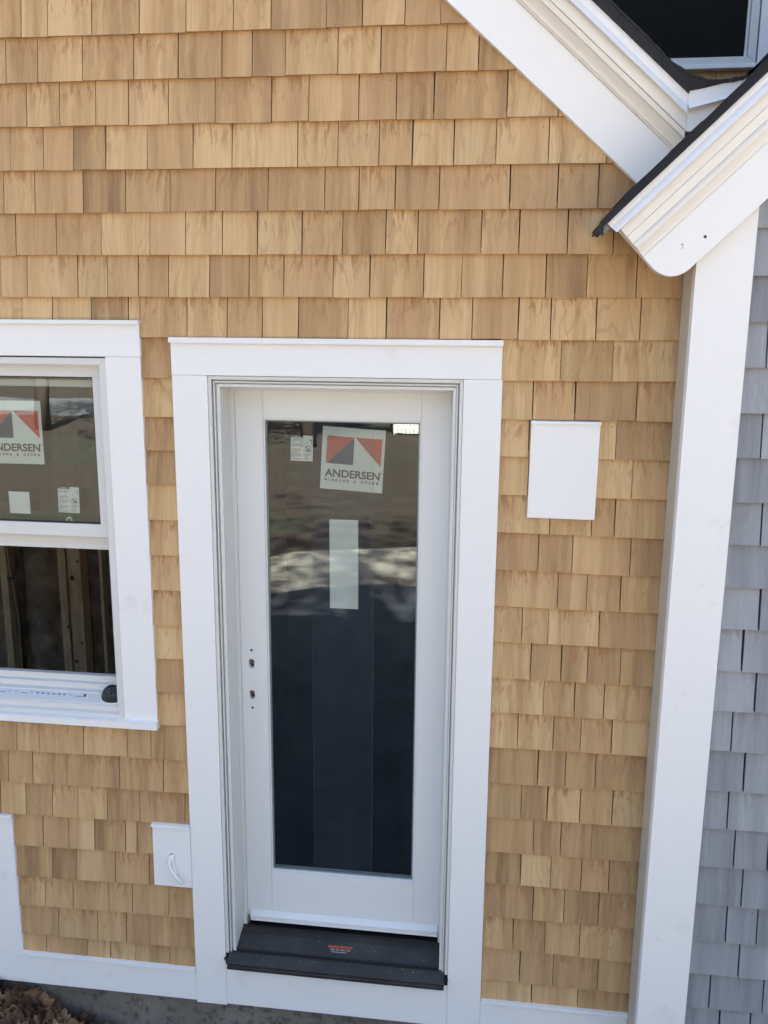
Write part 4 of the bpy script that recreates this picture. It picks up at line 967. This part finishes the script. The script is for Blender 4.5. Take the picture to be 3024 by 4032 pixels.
tree(5.5, -16, 9, 3.4, 'rust-leaved tree on the right side of the yard', 1, 3)
tree(-13, -21, 11, 4.2, 'rust-leaved tree at the far left of the yard', 1, 4)
tree(12, -23, 11, 4.5, 'tall green tree at the far right of the yard', 0, 5)
tree(1.9, 8.4, 22, 2.6, 'tall green tree added unseen behind the house to break up its shadow', 0, 6, 'added shadow trees behind the house')  # unseen trees added to break up the shadow edge of the house
tree(-6.5, 9.0, 19, 3.0, 'tall green tree added unseen behind the left end to break up the shadow', 0, 7, 'added shadow trees behind the house')
def shrub(x, y, rx, h, label, mi, seed):
    rr = random.Random(seed); t = empty('shrub', (x, y, 0), label, 'shrub', 'shrubs by the road')
    mb = MB()
    for k in range(6): a = rr.uniform(0, 2 * PI); mb.tube([(x, y, 0), (x + .3 * rx * math.cos(a), y + .3 * rx * math.sin(a), h * .5), (x + .5 * rx * math.cos(a), y + .5 * rx * math.sin(a), h * .8)], [.03, .02, .008], M_bark, 5)
    mb.build('stem', t, rel=False)
    mb = MB(); crown(mb, x, y, h * .5, rx, h * .5, 1500, .09, M_fol[mi], rr); mb.build('foliage', t, rel=False); adopt(t)
shrub(-4.6, -22.5, 1.0, 1.3, 'round green shrub by the road, left of the gap', 0, 21)
shrub(-3.0, -23, 1.1, 1.5, 'broad green shrub in the middle by the road', 0, 22)
shrub(-1.2, -23.5, .9, .9, 'low green shrub by the road on the right', 0, 23)
shrub(-8.2, -23, 1.0, 1.4, 'rust-coloured shrub by the road on the far left', 1, 24)
# far-off wood beyond the road
mb = MB(); rr = random.Random(77)
for k in range(70):
    x = -110 + k * 3.2 + rr.uniform(-1, 1); crown(mb, x, -62 + rr.uniform(-5, 5), rr.uniform(3, 4.5), rr.uniform(3.5, 5), rr.uniform(3.5, 5.5), 150, .8, M_fol[0 if rr.random() < .7 else 1], rr)
tag(mb.build('wood', rel=False), 'far-off wood of mixed green and rust trees beyond the road', 'wood', kind='stuff')

# added stand-in for the bright skyline: low white board fence across the yard
fe = empty('skyline_fence', (1.0, -22, 0), 'low white board fence across the yard, added to stand in for a bright skyline', 'skyline_fence')
fm = plain('fence_paint', (.78, .78, .75), .6, .06)
mb = MB(); x = -2.75
while x < 7.9: mb.box(x, x + .088, -21.995, -21.975, .06, .86, fm); x += .105
mb.build('picket_panel', fe, rel=False)
for z0 in (.20, .66): mb = MB(); mb.box(-2.75, 7.9, -22.035, -21.9955, z0, z0 + .07, fm); mb.build('rail', fe, rel=False)
for px in (-2.8, -.7, 1.4, 3.5, 5.6, 7.7): mb = MB(); mb.box(px, px + .09, -22.13, -22.0355, 0, .95, fm); mb.build('post', fe, rel=False)
adopt(fe)
